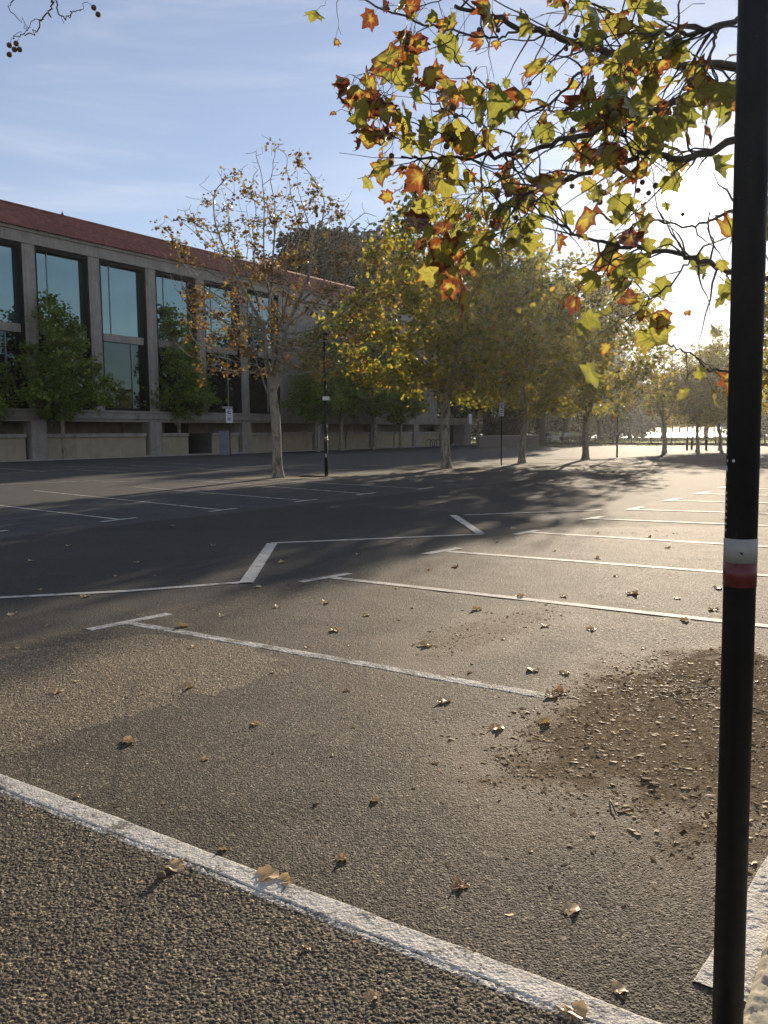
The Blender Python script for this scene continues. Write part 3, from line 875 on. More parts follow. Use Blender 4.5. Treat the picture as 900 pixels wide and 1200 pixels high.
def treeline():
    rng = np.random.default_rng(77); Ps = []; T = MB()
    for px in np.arange(455, 990, 10):
        Y = rng.uniform(184, 202); c = GX(px + rng.uniform(-4, 4), Y); h = rng.uniform(7.0, 11.5) * (1.25 if px < 700 else .85); rr = rng.uniform(2.6, 4.2)
        gap = 3.0 if 758 < px < 856 else .1
        n = 900; q = rng.normal(0, 1, (n, 3)); q /= np.linalg.norm(q, axis=1)[:, None]; q *= rng.uniform(.3, 1, (n, 1)) ** .5
        q *= 1 + .25 * np.sin(q[:, :1] * 5 + px) * np.cos(q[:, 1:2] * 6)
        Ps.append(np.stack([c.x + q[:, 0] * rr, c.y + q[:, 1] * rr, np.maximum(gap + rng.uniform(0, .6, n), h * .52 + q[:, 2] * h * .5)], -1))
        T.tube([(c.x, c.y, -.1), (c.x + .2, c.y, h * .6)], [.18, .09], 6)
    P = np.concatenate(Ps); n = len(P)
    o = link(bpy.data.objects.new('treeline', leaves_mesh('treeline', P, rng.uniform(.45, 1.0, n), rng, M['leaf_dark'], np.clip(rng.normal(.45, .25, n), 0, 1)))); o['kind'] = 'stuff'
    t = T.build('treeline_stems', M['bark_dark'], o)
treeline()
bs = 'low bushy trees on the river lawn'
for (px, Y), rz, sc, lab in (((716, 158), .4, (1.3, 1.3, 1.3), 'low dark bushy tree left of the river glitter behind the thin lamp post'),
                              ((747, 166), 1.9, (1.0, 1.0, 1.0), 'low bushy tree touching the left end of the river glitter'),
                              ((874, 160), 3.0, (1.1, 1.1, 1.15), 'low bushy tree hidden partly by the black pole'),
                              ((917, 156), 4.2, (1.2, 1.2, 1.2), 'low bushy tree at the right edge beyond the black pole'),
                              ((590, 98), 5.2, (.6, .6, .5), 'dark shrub behind the brown brick wall')):
    put_tree('bushy_tree', bushy, GX(px, Y), rz, sc, lab, group=bs)

# ------------------------------------------------------------------ the near plane tree overhead
OUT = [(0, 0)]
half = [(.09, -.05), (.22, -.12), (.36, -.10), (.40, .00), (.52, .06), (.70, .16), (.64, .22), (.58, .30), (.50, .36), (.56, .44), (.58, .54), (.66, .70), (.54, .69), (.46, .66), (.36, .66), (.31, .68), (.29, .76), (.22, .86), (.12, .93)]
OUT = [(0., .0)] + half + [(0., 1.08)] + [(-a, b_) for a, b_ in reversed(half)]
def near_leaf_template(curl=.25, fold=.18, seed=0):
    rg = np.random.default_rng(seed); O = np.array(OUT) * [rg.uniform(.78, 1.08), rg.uniform(.9, 1.08)]; O = O + rg.normal(0, .022, O.shape) + np.stack([np.zeros(len(O)), O[:, 0] * rg.uniform(-.14, .14)], -1); c = np.array([0, .30])
    inner = c + (O - c) * .55
    V2 = np.concatenate([[c], inner, O]); n = len(O)
    x, y = V2[:, 0], V2[:, 1]
    rr = np.hypot(x, y - .3)
    zz = -curl * rr ** 2 + fold * np.abs(x) * .8 + .05 * np.sin(x * 9 + 1) + .04 * np.sin(y * 11)
    V = np.stack([x, y, zz], -1)
    k = np.arange(n); kn = (k + 1) % n
    tri = np.stack([np.zeros(n, int), 1 + k, 1 + kn], -1)
    quad = np.stack([1 + k, 1 + n + k, 1 + n + kn, 1 + kn], -1)
    edge = np.concatenate([[0], np.full(n, .45), np.full(n, 1.0)])
    vein = np.zeros(len(V)); vein[0] = 1
    for tipi in (3, 7, 12, 20, 28, 33, 37):
        if 1 + tipi < len(V): vein[min(len(V) - 1, 1 + tipi)] = 1
    return (V, [tri, quad]), edge, vein
NEAR_T = [near_leaf_template(c, f, 3 + k) for k, (c, f) in enumerate(((.2, .15), (.45, .3), (-.15, .35), (.7, .05), (.9, .45), (.3, -.2), (1.2, .2), (-.5, .5), (.5, .6), (.1, .1)))]

DENS = .51
class Skeleton:
    def __init__(s): s.N = []; s.par = []; s.r = []
    def add(s, p, parent, r_):
        s.N.append(np.array(p)); s.par.append(parent); s.r.append(r_); return len(s.N) - 1
    def path(s, pts, r0, r1, parent, sub=5, jit=.012, rng=None):
        """smooth curve through pts from an existing node"""
        P = [s.N[parent]] + [np.array(p) for p in pts]
        idx = []
        n = len(P)
        for i in range(n - 1):
            p0 = P[max(0, i - 1)]; p1 = P[i]; p2 = P[i + 1]; p3 = P[min(n - 1, i + 2)]
            for k in range(1, sub + 1):
                t = k / sub
                q = .5 * ((2 * p1) + (p2 - p0) * t + (2 * p0 - 5 * p1 + 4 * p2 - p3) * t * t + (-p0 + 3 * p1 - 3 * p2 + p3) * t ** 3)
                if rng is not None: q = q + rng.normal(0, jit, 3)
                f = (i + t) / (n - 1)
                parent = s.add(q, parent, r0 + (r1 - r0) * f); idx.append(parent)
        return idx
    def mesh(s, name, mat, flare=True):
        N = np.array(s.N); r = np.array(s.r); ch = [[] for _ in N]
        for i, p in enumerate(s.par):
            if p >= 0: ch[p].append(i)
        return tube_mesh(N, s.par, r, ch, name, mat, flare)

def overhead_tree(name, trunk_xy, trunk_h, r_trunk, limbs, seed, label, n_ball, leaf_size=.107):
    rng = np.random.default_rng(seed)
    sk = Skeleton(); base = Vector((trunk_xy[0], trunk_xy[1], 0))
    root = sk.add((base.x, base.y, -.05), -1, r_trunk)
    tr = sk.path([(base.x + .03, base.y, trunk_h * .4), (base.x - .02, base.y + .03, trunk_h * .75), (base.x, base.y, trunk_h)], r_trunk, r_trunk * .8, root, 6)
    leaf_pos, leaf_dir, seedpts = [], [], []
    made = {}
    for key, src, frac, pts, r0, r1, twig, tl, dens in limbs:
        if src is None: par = tr[-1 - int(frac)]
        else: par = made[src][min(len(made[src]) - 1, int(frac * len(made[src])))]
        ids = sk.path(pts, r0, r1, par, 6, .008, rng)
        made[key] = ids
        # twigs along the limb
        L = len(ids)
        for q in range(int(twig)):
            f = rng.uniform(.12 if L > 10 else .2, 1)
            j = ids[min(L - 1, int(f * L))]
            d0 = sk.N[j] - sk.N[sk.par[j]]; d0 = d0 / (np.linalg.norm(d0) + 1e-9)
            d = d0 * rng.uniform(.3, 1) + rng.normal(0, .65, 3); d[2] += rng.uniform(-.35, .35); d /= np.linalg.norm(d)
            ln = tl * rng.uniform(.5, 1.2); p = j; cur = sk.N[j].copy(); nst = 6
            rr = min(sk.r[j] * .6, .0060)
            for k in range(nst):
                d = d + rng.normal(0, .22, 3) + np.array([0, 0, -.06]); d /= np.linalg.norm(d)
                cur = cur + d * ln / nst
                p = sk.add(cur, p, max(.0016, rr * (1 - k / nst)))
                if rng.random() < DENS * dens * (.25 + .75 * k / nst):
                    leaf_pos.append((cur, d.copy(), p))
                    if rng.random() < .3: leaf_pos.append((cur, -d + rng.normal(0, .5, 3), p))
                if rng.random() < .045: seedpts.append((cur.copy(), p))
    # each leaf hangs on a petiole of its own
    LP = {k: [] for k in range(len(NEAR_T))}
    for cur, d, p in leaf_pos:
        v_ = cur - np.array(EYE); v_ /= np.linalg.norm(v_)
        if v_ @ np.array(SUN) > cos(R(2.1)): continue      # the gap the low sun shines through
        side = d + rng.normal(0, .7, 3); side[2] -= .25; side /= np.linalg.norm(side)
        pl = rng.uniform(.03, .08); mid = cur + side * pl * .5 + np.array([0, 0, .006]); end = cur + side * pl + np.array([0, 0, -.010])
        a = sk.add(mid, p, .0013); sk.add(end, a, .0011)
        yv = side + np.array([0, 0, -.55]) + rng.normal(0, .35, 3); yv /= np.linalg.norm(yv)
        zv = rng.normal(0, .75, 3); zv[2] += .55; zv -= yv * zv.dot(yv); zv /= np.linalg.norm(zv)
        LP[int(rng.integers(len(NEAR_T)))].append((end, np.cross(yv, zv), yv, zv))
    balls = []
    for c, p in seedpts[:n_ball]:
        drop = rng.uniform(.05, .12); m_ = c + np.array([rng.normal(0, .01), rng.normal(0, .01), -drop * .5]); e_ = c + np.array([rng.normal(0, .02), rng.normal(0, .02), -drop])
        a = sk.add(m_, p, .0011); sk.add(e_, a, .0010); balls.append(e_)
        if rng.random() < .4:
            e2 = e_ + np.array([rng.normal(0, .012), rng.normal(0, .012), -.04]); a2 = sk.add(e_, a, .001); sk.add(e2, a2, .001); balls.append(e2)
    root_o = empty(name, base); tag(root_o, label, 'tree', None)
    def child(nm, me):
        o = link(bpy.data.objects.new(nm, me), root_o); o.location = -base; return o
    child('trunk', sk.mesh('trunk', M['bark_twig']))
    Vs, gs, tone, edge, vein = [], [[], []], [], [], []
    off = 0
    for k, items in LP.items():
        if not items: continue
        (TV, TQ), ed, ve = NEAR_T[k]; n = len(items)
        pos = np.array([i[0] for i in items]); x = np.array([i[1] for i in items]); y = np.array([i[2] for i in items]); zz = np.array([i[3] for i in items])
        size = leaf_size * np.clip(rng.normal(.78, .30, n), .28, 1.4)
        V = pos[:, None] + size[:, None, None] * (TV[None, :, 0:1] * x[:, None] + TV[None, :, 1:2] * y[:, None] + TV[None, :, 2:3] * zz[:, None])
        o2 = (np.arange(n) * len(TV))[:, None, None] + off
        for gi in (0, 1): gs[gi].append((TQ[gi][None] + o2).reshape(-1, TQ[gi].shape[1]))
        Vs.append(V.reshape(-1, 3)); off += n * len(TV)
        t = rng.beta(1.7, 1.9, n)
        left = np.clip((.6 - pos[:, 0]) * .25, 0, .3)
        tone.append(np.repeat(np.clip(t + left, 0, 1), len(TV))); edge.append(np.tile(ed, n)); vein.append(np.tile(ve, n))
    me = np_mesh('crown', np.concatenate(Vs), [np.concatenate(g) for g in gs], M['leaf_near'],
                 {'tone': np.concatenate(tone), 'edge': np.concatenate(edge), 'vein': np.concatenate(vein)})
    child('crown', me)
    bmh = bmesh.new(); bmesh.ops.create_icosphere(bmh, subdivisions=3, radius=.0145)
    for v in bmh.verts:
        v.co *= 1 + .10 * (hash((round(v.co.x, 4), round(v.co.y, 4), round(v.co.z, 4))) % 100 / 100 - .3)
    bme = bpy.data.meshes.new('seed_ball'); bmh.to_mesh(bme); bmh.free(); bme.materials.append(M['ball'])
    for e_ in balls[:90]:
        o = link(bpy.data.objects.new('seed_ball', bme), root_o); o.location = Vector(e_) - base
        s_ = rng.uniform(.75, 1.15); o.scale = (s_, s_, s_)
    return root_o

M['bark_twig'] = plain('twig_bark', (.075, .062, .050), .8, 0, .4, 30, .4)
def A3(*t): return [tuple(at(px, py, Y)) for px, py, Y in t]
TX, TY = 3.9, 5.7
limbs = [
    # key, source, fraction / trunk offset, points, r0, r1, twigs, twig length, leaf density
    ('a', None, 0, A3((960, 95, 5.2), (860, 78, 4.9), (770, 72, 4.8), (712, 62, 4.8), (650, 39, 4.8), (605, 31, 4.8), (580, 19, 4.8), (532, 9, 4.8)), 0.0324, 0.0102, 30, .5, .55),
    ('a2', 'a', .70, A3((592, 43, 4.8), (567, 46, 4.8), (522, 35, 4.75), (467, 17, 4.7), (428, 0, 4.7), (380, -26, 4.7)), 0.0086, 0.0059, 7, .35, .35),
    ('a3', 'a', .48, A3((690, 78, 4.75), (673, 94, 4.7), (640, 122, 4.7), (598, 130, 4.6), (567, 100, 4.55), (545, 78, 4.5), (519, 50, 4.5)), 0.0115, 0.0026, 16, .42, .6),
    ('a4', 'a', .35, A3((740, 30, 4.6), (705, 10, 4.5), (660, -20, 4.4)), 0.0101, 0.0051, 12, .45, .6),
    ('a5', 'a', .60, A3((560, -8, 4.7), (505, 4, 4.6), (488, 12, 4.6)), 0.0050, 0.0026, 5, .22, .9),
    ('b', None, 1, A3((960, 60, 4.7), (880, 90, 4.4), (830, 108, 4.3), (775, 126, 4.3), (737, 139, 4.3), (690, 155, 4.3), (620, 176, 4.3), (560, 182, 4.3), (520, 185, 4.3), (473, 186, 4.3)), 0.0288, 0.0051, 44, .5, .62),
    ('b2', 'b', .72, A3((600, 160, 4.2), (567, 147, 4.2), (525, 130, 4.15), (489, 108, 4.1), (455, 93, 4.1), (430, 84, 4.1)), 0.0065, 0.0026, 20, .26, .8),
    ('b3', 'b', .80, A3((533, 160, 4.15), (497, 151, 4.1), (470, 133, 4.05), (448, 112, 4.0)), 0.0050, 0.0026, 13, .2, .8),
    ('b4', 'b', .88, A3((490, 172, 4.2), (475, 167, 4.15), (444, 155, 4.1), (425, 145, 4.1)), 0.0043, 0.0021, 9, .18, .8),
    ('b5', 'b', .62, A3((600, 205, 4.2), (560, 225, 4.1), (540, 245, 4.1)), 0.0050, 0.0026, 14, .3, .7),
    ('c', None, 2, A3((960, 150, 4.5), (870, 165, 4.2), (800, 186, 4.1), (767, 181, 4.1), (717, 194, 4.1), (673, 208, 4.1), (620, 228, 4.1), (580, 250, 4.1)), 0.0252, 0.0051, 42, .5, .62),
    ('c2', 'c', .55, A3((720, 150, 3.9), (690, 130, 3.8), (650, 118, 3.8)), 0.0072, 0.0026, 16, .4, .7),
    ('c3', 'c', .80, A3((600, 265, 4.0), (560, 290, 3.95), (545, 312, 3.95)), 0.0043, 0.0026, 10, .22, .7),
    ('d', None, 4, A3((960, 330, 4.6), (880, 325, 4.3), (831, 309, 4.1), (798, 298, 4.1), (759, 291, 4.1), (717, 287, 4.1), (684, 278, 4.1), (648, 259, 4.1), (620, 238, 4.1)), 0.0187, 0.0043, 34, .42, .48),
    ('d2', 'd', .5, A3((720, 305, 4.0), (690, 325, 4.0), (676, 340, 4.0)), 0.0050, 0.0026, 8, .3, .5),
    ('d3', 'd', .40, A3((790, 330, 3.8), (760, 352, 3.7), (742, 372, 3.7), (720, 390, 3.7)), 0.0058, 0.0026, 10, .28, .7),
    ('e', None, 6, A3((960, 445, 4.4), (900, 432, 4.1), (856, 436, 3.9), (834, 434, 3.8), (812, 417, 3.8), (789, 409, 3.8), (767, 396, 3.8)), 0.0101, 0.0030, 9, .2, .75),
    ('f', None, 3, A3((960, 240, 4.4), (890, 232, 4.1), (850, 250, 3.9), (820, 262, 3.85), (780, 262, 3.8), (740, 250, 3.8)), 0.0144, 0.0034, 18, .4, .6),
    ('g', None, 0, A3((960, 20, 4.4), (880, 20, 4.1), (820, 35, 4.0), (770, 40, 4.0), (730, 60, 4.0)), 0.0216, 0.0051, 34, .45, .7),
    ('g2', 'g', .5, A3((830, 70, 3.8), (800, 100, 3.75), (770, 150, 3.7)), 0.0086, 0.0034, 16, .4, .7),
    # limbs above and behind the frame, so that the crown is whole
    ('u1', None, 0, [(3.7, 5.9, 5.2), (3.1, 6.4, 6.6), (2.6, 6.8, 8.2)], .07, .012, 30, .7, .6),
    ('u2', None, 0, [(4.4, 5.6, 5.0), (5.2, 5.2, 6.4), (5.9, 4.8, 7.6)], .07, .012, 30, .7, .6),
    ('u3', None, 1, [(3.6, 4.6, 4.7), (3.3, 3.4, 5.6), (3.0, 2.4, 6.2)], .06, .012, 30, .7, .6),
    ('u4', None, 1, [(4.9, 6.4, 4.4), (6.2, 7.0, 5.0), (7.3, 7.6, 5.4)], .06, .012, 26, .7, .6),
]
overhead_tree('plane_tree', (TX, TY), 3.3, .16, limbs, 5, 'near plane tree overhanging from the right with big lobed leaves and seed balls', 60)
LX, LY = -4.6, 4.4
limbs2 = [
    ('a', None, 0, [(-4.0, 4.5, 4.1), (-3.2, 4.7, 4.7)] + A3((-10, -70, 4.8), (40, -40, 4.8), (62, -10, 4.8)), .05, .006, 0, .2, .0),
    ('a2', 'a', .97, A3((58, 10, 4.8), (50, 28, 4.8), (38, 38, 4.8), (24, 41, 4.8), (14, 44, 4.8)), .006, .002, 2, .10, .0),
    ('a3', 'a', .96, A3((66, 10, 4.8), (76, 20, 4.8), (84, 18, 4.8), (92, 10, 4.8), (102, 2, 4.8)), .005, .002, 2, .08, .0),
    ('a4', 'a', .90, A3((14, 2, 4.8), (22, 22, 4.8), (34, 37, 4.8)), .004, .0018, 0, .1, .0),
    ('a5', 'a2', .3, A3((34, 28, 4.8), (31, 38, 4.8)), .003, .0018, 0, .08, 0),
    ('u1', None, 0, [(-4.8, 4.6, 5.2), (-5.0, 4.9, 6.6), (-5.0, 5.2, 8.0)], .07, .012, 26, .6, .55),
    ('u2', None, 0, [(-5.4, 4.2, 4.8), (-6.4, 4.0, 6.0), (-7.2, 3.6, 7.0)], .07, .012, 26, .6, .55),
    ('u3', None, 1, [(-4.5, 3.4, 4.7), (-4.2, 2.2, 5.6), (-4.0, 1.2, 6.4)], .06, .012, 26, .6, .55),
]
lt = overhead_tree('plane_tree', (LX, LY), 3.4, .16, limbs2, 9, 'plane tree beyond the top left corner showing only a twig with seed balls', 20, .13)
# the five clustered balls and the pair the photograph shows
ballmesh = [o for o in lt.children if o.name.startswith('seed_ball')]
bm_ = ballmesh[0].data if ballmesh else bpy.data.meshes['seed_ball']
for px, py in ((11, 53), (19, 51), (17, 58), (23, 58), (11, 64), (110, 9), (115, 17)):
    o = link(bpy.data.objects.new('seed_ball', bm_), lt); o.location = at(px, py, 4.8) - Vector((LX, LY, 0))
stalk = MB()
for a, b_ in (((14, 44), (11, 53)), ((24, 41), (19, 51)), ((19, 51), (17, 58)), ((19, 51), (23, 58)), ((17, 58), (11, 64)), ((102, 2), (110, 9)), ((110, 9), (115, 17))):
    stalk.tube([at(*a, 4.8) - Vector((LX, LY, 0)), at(*b_, 4.8) - Vector((LX, LY, 0))], .0012, 4)
stalk.build('stalk', M['bark_twig'], lt)

# ------------------------------------------------------------------ poles, signs, street furniture
def near_pole():
    Y = 1.86; base = at(852.5, 1200, Y); top = at(885.5, 0, Y)
    x = base.x + (top.x - base.x) * 0; 
    d = (top - base).normalized()
    e = empty('lamp_post', (base.x - d.x / d.z * base.z, base.y - d.y / d.z * base.z, 0))
    e.rotation_euler = Vector((0, 0, 1)).rotation_difference(d).to_euler()
    tag(e, 'black steel pole close to the camera with one white and one red band', 'pole')
    r_ = .0355
    MB().lathe([(r_, -.1), (r_, 5.2)], 40).build('shaft', M['black'], e)
    MB().lathe([(.085, .012), (.085, .024), (r_ + .012, .03), (r_ + .004, .05)], 32).build('base_plate', M['black'], e)
    def zpx(py):
        dd = ray(869, py); return (EYE + dd * (Y / dd.y)).z
    zt, zm, zb = zpx(630), zpx(658), zpx(686)
    for z0, z1, nm, mt in ((zm, zt, 'white_band', 'white'), (zb, zm - .0005, 'red_band', 'red')):
        b = MB()
        k = 48
        ring = lambda rr, zz: [b.bm.verts.new((rr * cos(2 * pi * i / k), rr * sin(2 * pi * i / k), zz)) for i in range(k)]
        A, Bq, C, D_ = ring(r_ - .0005, z0), ring(r_ + .0012, z0), ring(r_ + .0012, z1), ring(r_ - .0005, z1)
        for p, q in ((A, Bq), (Bq, C), (C, D_)):
            for i in range(k): b.bm.faces.new((p[i], p[(i + 1) % k], q[(i + 1) % k], q[i])).smooth = True
        b.build(nm, M[mt], e)
    # remains of a sticker: a column of pale dots and torn flakes on the left face
    def dot(py, ang, rad, nm='sticker_dot', h=None):
        zz = zpx(py); b = MB(); k = 14
        vs = []
        for i in range(k):
            a2 = ang + rad * cos(2 * pi * i / k) / r_
            z2 = zz + (h or rad) * sin(2 * pi * i / k)
            vs.append(((r_ + .0012) * cos(a2), (r_ + .0012) * sin(a2), z2))
        b.poly(vs); b.build(nm, M['dot'], e)
    view = atan2(-base.y, -base.x); left = view - R(62)
    for py in (577, 584, 591, 598.5, 606, 613, 620.5): dot(py, left, .0034)
    for py in (525, 532): dot(py, left - .1, .003)
    dot(539.5, left, .0036); dot(539.5, left + R(30), .0036)
    dot(549, left - .12, .006, 'sticker_flake', .009); dot(562, left - .15, .004, 'sticker_flake', .008)
    b = MB(); zz = zpx(646)
    a2 = view + R(3)
    b.poly([((r_ + .0019) * cos(a2 + q), (r_ + .0019) * sin(a2 + q), zz + h_) for q, h_ in ((-.12, .002), (.02, .003), (.13, -.003), (.05, -.004))]); b.build('chip', M['black'], e)
near_pole()

def far_post(base, ztop, lab, bands=True, r_=.05, cam_z=None, extra=None, group=None):
    e = empty('lamp_post', base); tag(e, lab, 'lamp post', group)
    MB().lathe([(r_ * 1.05, -.1), (r_ * 1.05, 1.3), (r_ * .9, 1.32), (r_ * .7, ztop)], 14).build('shaft', M['black'], e)
    if bands:
        MB().lathe([(r_ * 1.12, 1.37), (r_ * 1.12, 1.45)], 14).build('white_band', M['white'], e)
        MB().lathe([(r_ * 1.12, 1.28), (r_ * 1.12, 1.365)], 14).build('red_band', M['red'], e)
        b = MB(); b.box(-.035, .035, -r_ * 1.2, -r_ * 1.05, .70, .84); b.build('notice', M['white'], e)
    if cam_z:
        b = MB(); b.box(-.09, .16, -.19, -.05, cam_z - .07, cam_z + .07, .02); b.build('floodlight', M['signwhite'], e)
        b = MB(); b.tube([(-.32, 0, cam_z - .05), (0, 0, cam_z)], .02, 6); b.build('bracket', M['black'], e)
    b = MB(); b.lathe([(.05, ztop), (.17, ztop + .05), (.19, ztop + .16), (.06, ztop + .24), (.02, ztop + .27)], 16); b.build('lantern', M['black'], e)
    return e
pb = G(382.5, 558); far_post(pb, z_at(379, 396, pb), 'tall black lamp post with white and red bands beside the half bare tree', True, .062, z_at(384, 467, pb))
pb = G(723, 536); far_post(pb, z_at(726, 438, pb), 'thin black lamp post standing between the golden trees and the lawn', True, .05)
pb = G(895, 527)
def sign(base, px, ytop, ybot, wpx, lab, cap, marks):
    e = empty('parking_sign', base); tag(e, lab, 'sign')
    D = base.length; w = wpx / F * D
    z1 = z_at(px, ytop, base); z0 = z_at(px, ybot, base)
    MB().lathe([(.035, -.1), (.035, z1 + .03), (.012, z1 + .05)], 10).build('post', M['black'], e)
    e.rotation_euler.z = -math.atan2(base.x, base.y) * .6
    p = MB(); p.box(-w / 2, w / 2, -.062, -.042, z0, z1, .006); pn = p.build('panel', M['signwhite'], e)
    if cap:
        b = MB(); b.box(-w * 1.05, w * .5, -.07, .04, z1 + .03, z1 + .16, .01); b.build('cap', M['alu'], e)
    H_ = z1 - z0
    b = MB()
    for x0, x1, q0, q1 in marks:
        b.box((x0 - .5) * w, (x1 - .5) * w, -.0665, -.060, z0 + q0 * H_, z0 + q1 * H_)
    b.build('blue_marks', M['signblue'], pn)
    b = MB()
    for zz in (z0 + .12 * H_, z1 - .12 * H_): b.box(-.05, .05, -.044, .045, zz - .02, zz + .02)
    b.build('bracket', M['steel'], e)
    return e
sign(G(270, 534.5), 269, 479, 495.5, 7.5, 'white parking sign with blue marks beside the grey cabinet', True,
     [(.28, .42, .60, .88), (.42, .60, .80, .88), (.60, .72, .70, .84), (.36, .80, .62, .70), (.14, .28, .72, .80), (.12, .88, .49, .515), (.24, .38, .14, .40), (.46, .60, .14, .40), (.68, .80, .14, .40), (.2, .4, .92, .955), (.5, .75, .92, .955)])
sign(G(587.5, 545), 590, 467, 487.5, 5.2, 'tall narrow parking sign on a black post beside the leaning golden tree', False,
     [(.2, .85, .88, .93), (.25, .5, .72, .84), (.5, .82, .78, .84), (.2, .8, .60, .66), (.3, .62, .46, .56), (.55, .85, .40, .46), (.2, .8, .28, .33), (.2, .8, .17, .22), (.25, .75, .07, .11)])
def small_sign():
    base = G(551, 524); e = empty('door_sign', base); tag(e, 'small blank white sign on a pole by the low doorway', 'sign')
    z1 = z_at(551, 485, base); z0 = z_at(551, 496.5, base)
    MB().lathe([(.04, -.1), (.04, z1)], 10).build('post', M['steel'], e)
    b = MB(); b.box(-.14, .14, -.065, -.045, z0, z1, .005); b.build('panel', M['signwhite'], e)
small_sign()
def cabinet():
    base = G(263.5, 534); e = empty('utility_cabinet', base, -.2); tag(e, 'grey upright utility cabinet beside the parking sign at the entrance', 'cabinet')
    b = MB(); b.box(-.34, .34, -.25, .25, .06, 1.85, .03); b.build('body', M['greybox'], e)
    b = MB(); b.box(-.38, .38, -.29, .29, 0, .06); b.build('plinth', M['concrete_dark'], e)
    b = MB(); b.box(-.29, .29, -.268, -.248, .14, 1.76, .008); d = b.build('door', M['greybox'], e)
    b = MB(); b.box(.20, .23, -.29, -.266, .9, 1.06, .005); b.build('handle', M['steel'], d)
cabinet()
def rack(px, py, lab):
    base = G(px, py); e = empty('bike_rack', base, atan2(UD.y, UD.x)); tag(e, lab, 'bike rack', 'bike racks by the building')
    for x in (-.9, 0, .9):
        pts = [(x, -.38, 0), (x, -.38, .62)] + [(x, -.38 * cos(a), .62 + .26 * sin(a)) for a in (R(30), R(60), R(90), R(120), R(150))] + [(x, .38, .62), (x, .38, 0)]
        b = MB(); b.tube(pts, .028, 8); b.build('hoop', M['black'], e)
    b = MB(); b.box(-1.0, 1.0, -.43, -.36, .0, .03); b.build('ground_rail', M['black'], e)
rack(508, 525, 'black hoop bike rack just left of the golden tree trunk')
# one-shot bench-like rail by the racks

def wall_thing(name, a, b_, h, t, mat, lab, cap=None):
    d = b_ - a; e = empty(name, a, atan2(d.y, d.x)); tag(e, lab, 'wall')
    m = MB(); m.box(0, d.length, 0, t, -.2, h, .01); m.build('body', mat, e)
    if cap: m = MB(); m.box(-.03, d.length + .03, -.04, t + .04, h + .002, h + .09, .01); m.build('coping', cap, e)
wall_thing('brick_wall', G(561, 525), G(632, 522), 1.15, .3, M['brick'], 'low brown brick wall beyond the white parking sign', M['concrete'])

# boundary fence along the lawn
def fence():
    A_ = G(640, 520.5); B_ = G(960, 523.0)
    d = B_ - A_; L = d.length
    e = empty('lawn_fence', A_, atan2(d.y, d.x)); tag(e, 'low dark post and rail fence along the river lawn', 'fence')
    n = int(L / 2.6)
    for k in range(n + 1):
        b = MB(); b.box(k * L / n - .06, k * L / n + .06, -.06, .06, -.2, 1.08, .015); b.build('post', M['bark_dark'], e)
    for zz, hh in ((.98, .05),):
        b = MB(); b.tube([(0, .075, zz), (L, .075, zz)], .025, 6); b.build('rail', M['steel'], e)
    b = MB(); b.box(0, L, .0, .15, -.2, .24, .01); b.build('kerb_board', M['bark_dark'], e)
fence()
bp = ((805, 527, 'short dark bollard left of the thin young tree'), (810.5, 526.5, 'short dark bollard behind the thin young tree'), (827.5, 527.5, 'tall dark bollard right of the thin young tree'))
for px, py, lab in bp:
    base = G(px, py); e = empty('bollard', base); tag(e, lab, 'bollard', 'bollards by the lawn')
    MB().lathe([(.09, -.1), (.09, .85), (.075, .88), (.075, .93), (.09, .96), (.085, 1.05), (.03, 1.09)], 14).build('shaft', M['bark_dark'], e)
    MB().lathe([(.093, .88), (.093, .93)], 14).build('white_band', M['white'], e)

# parked cars behind the lawn edge
def car(base, rz, paint, lab):
    e = empty('parked_car', base, rz); tag(e, lab, 'car', 'parked cars beyond the lawn')
    body = [(-2.15, .32), (-2.2, .62), (-2.05, .92), (-1.2, 1.0), (.75, .98), (1.75, .86), (2.12, .70), (2.18, .34), (1.75, .26), (-1.8, .26)]
    b = MB(); b.prism(body, -.86, .86, .05); b.build('body', paint, e)
    cab = [(-1.75, .98), (-1.25, 1.42), (-.6, 1.50), (.2, 1.46), (1.05, .97)]
    b = MB(); b.prism(cab, -.72, .72, .06); cb = b.build('cabin', M['glass_dark'], e)
    b = MB(); b.prism([(-1.3, 1.42), (-.6, 1.515), (.22, 1.475), (.2, 1.50), (-.6, 1.55), (-1.25, 1.47)], -.70, .70, .01); b.build('roof', paint, e)
    for x in (-1.35, 1.35):
        for y in (-.84, .84):
            w = MB(); w.tube([(x, y - .1, .33), (x, y + .1, .33)], .33, 20); wo = w.build('wheel', M['black'], e)
            w = MB(); w.tube([(x, y - .115, .33), (x, y + .115, .33)], .19, 14); w.build('rim', M['steel'], wo)
    for y in (-.62, .62):
        b = MB(); b.box(2.02, 2.16, y - .16, y + .16, .62, .74, .02); b.build('headlight', M['signwhite'], e)
        b = MB(); b.box(-2.2, -2.08, y - .14, y + .14, .66, .82, .02); b.build('tail_light', M['red'], e)
    for y in (-.87, .87):
        for x in (-.35,):
            b = MB(); b.box(x - .02, x + .95, y - .012, y + .012, .40, .93, .01); d = b.build('door', paint, e)
            b = MB(); b.box(x + .08, x + .22, y * 1.02 - .02, y * 1.02 + .02, .80, .84, .005); b.build('handle', M['steel'], d)
    b = MB(); b.box(2.12, 2.2, -.26, .26, .42, .54); b.build('number_plate', M['signwhite'], e)
M['car_dark'] = plain('dark_car_paint', (.03, .034, .042), .2, .3, .05)
M['car_silver'] = plain('silver_car_paint', (.42, .43, .45), .25, .4, .05)
cb = GX(674, 122); car(cb, .25, M['car_dark'], 'dark hatchback parked behind the straight golden tree')
cb = GX(648, 126); car(cb, .5, M['car_silver'], 'silver car parked right of the thickest dark trunk')

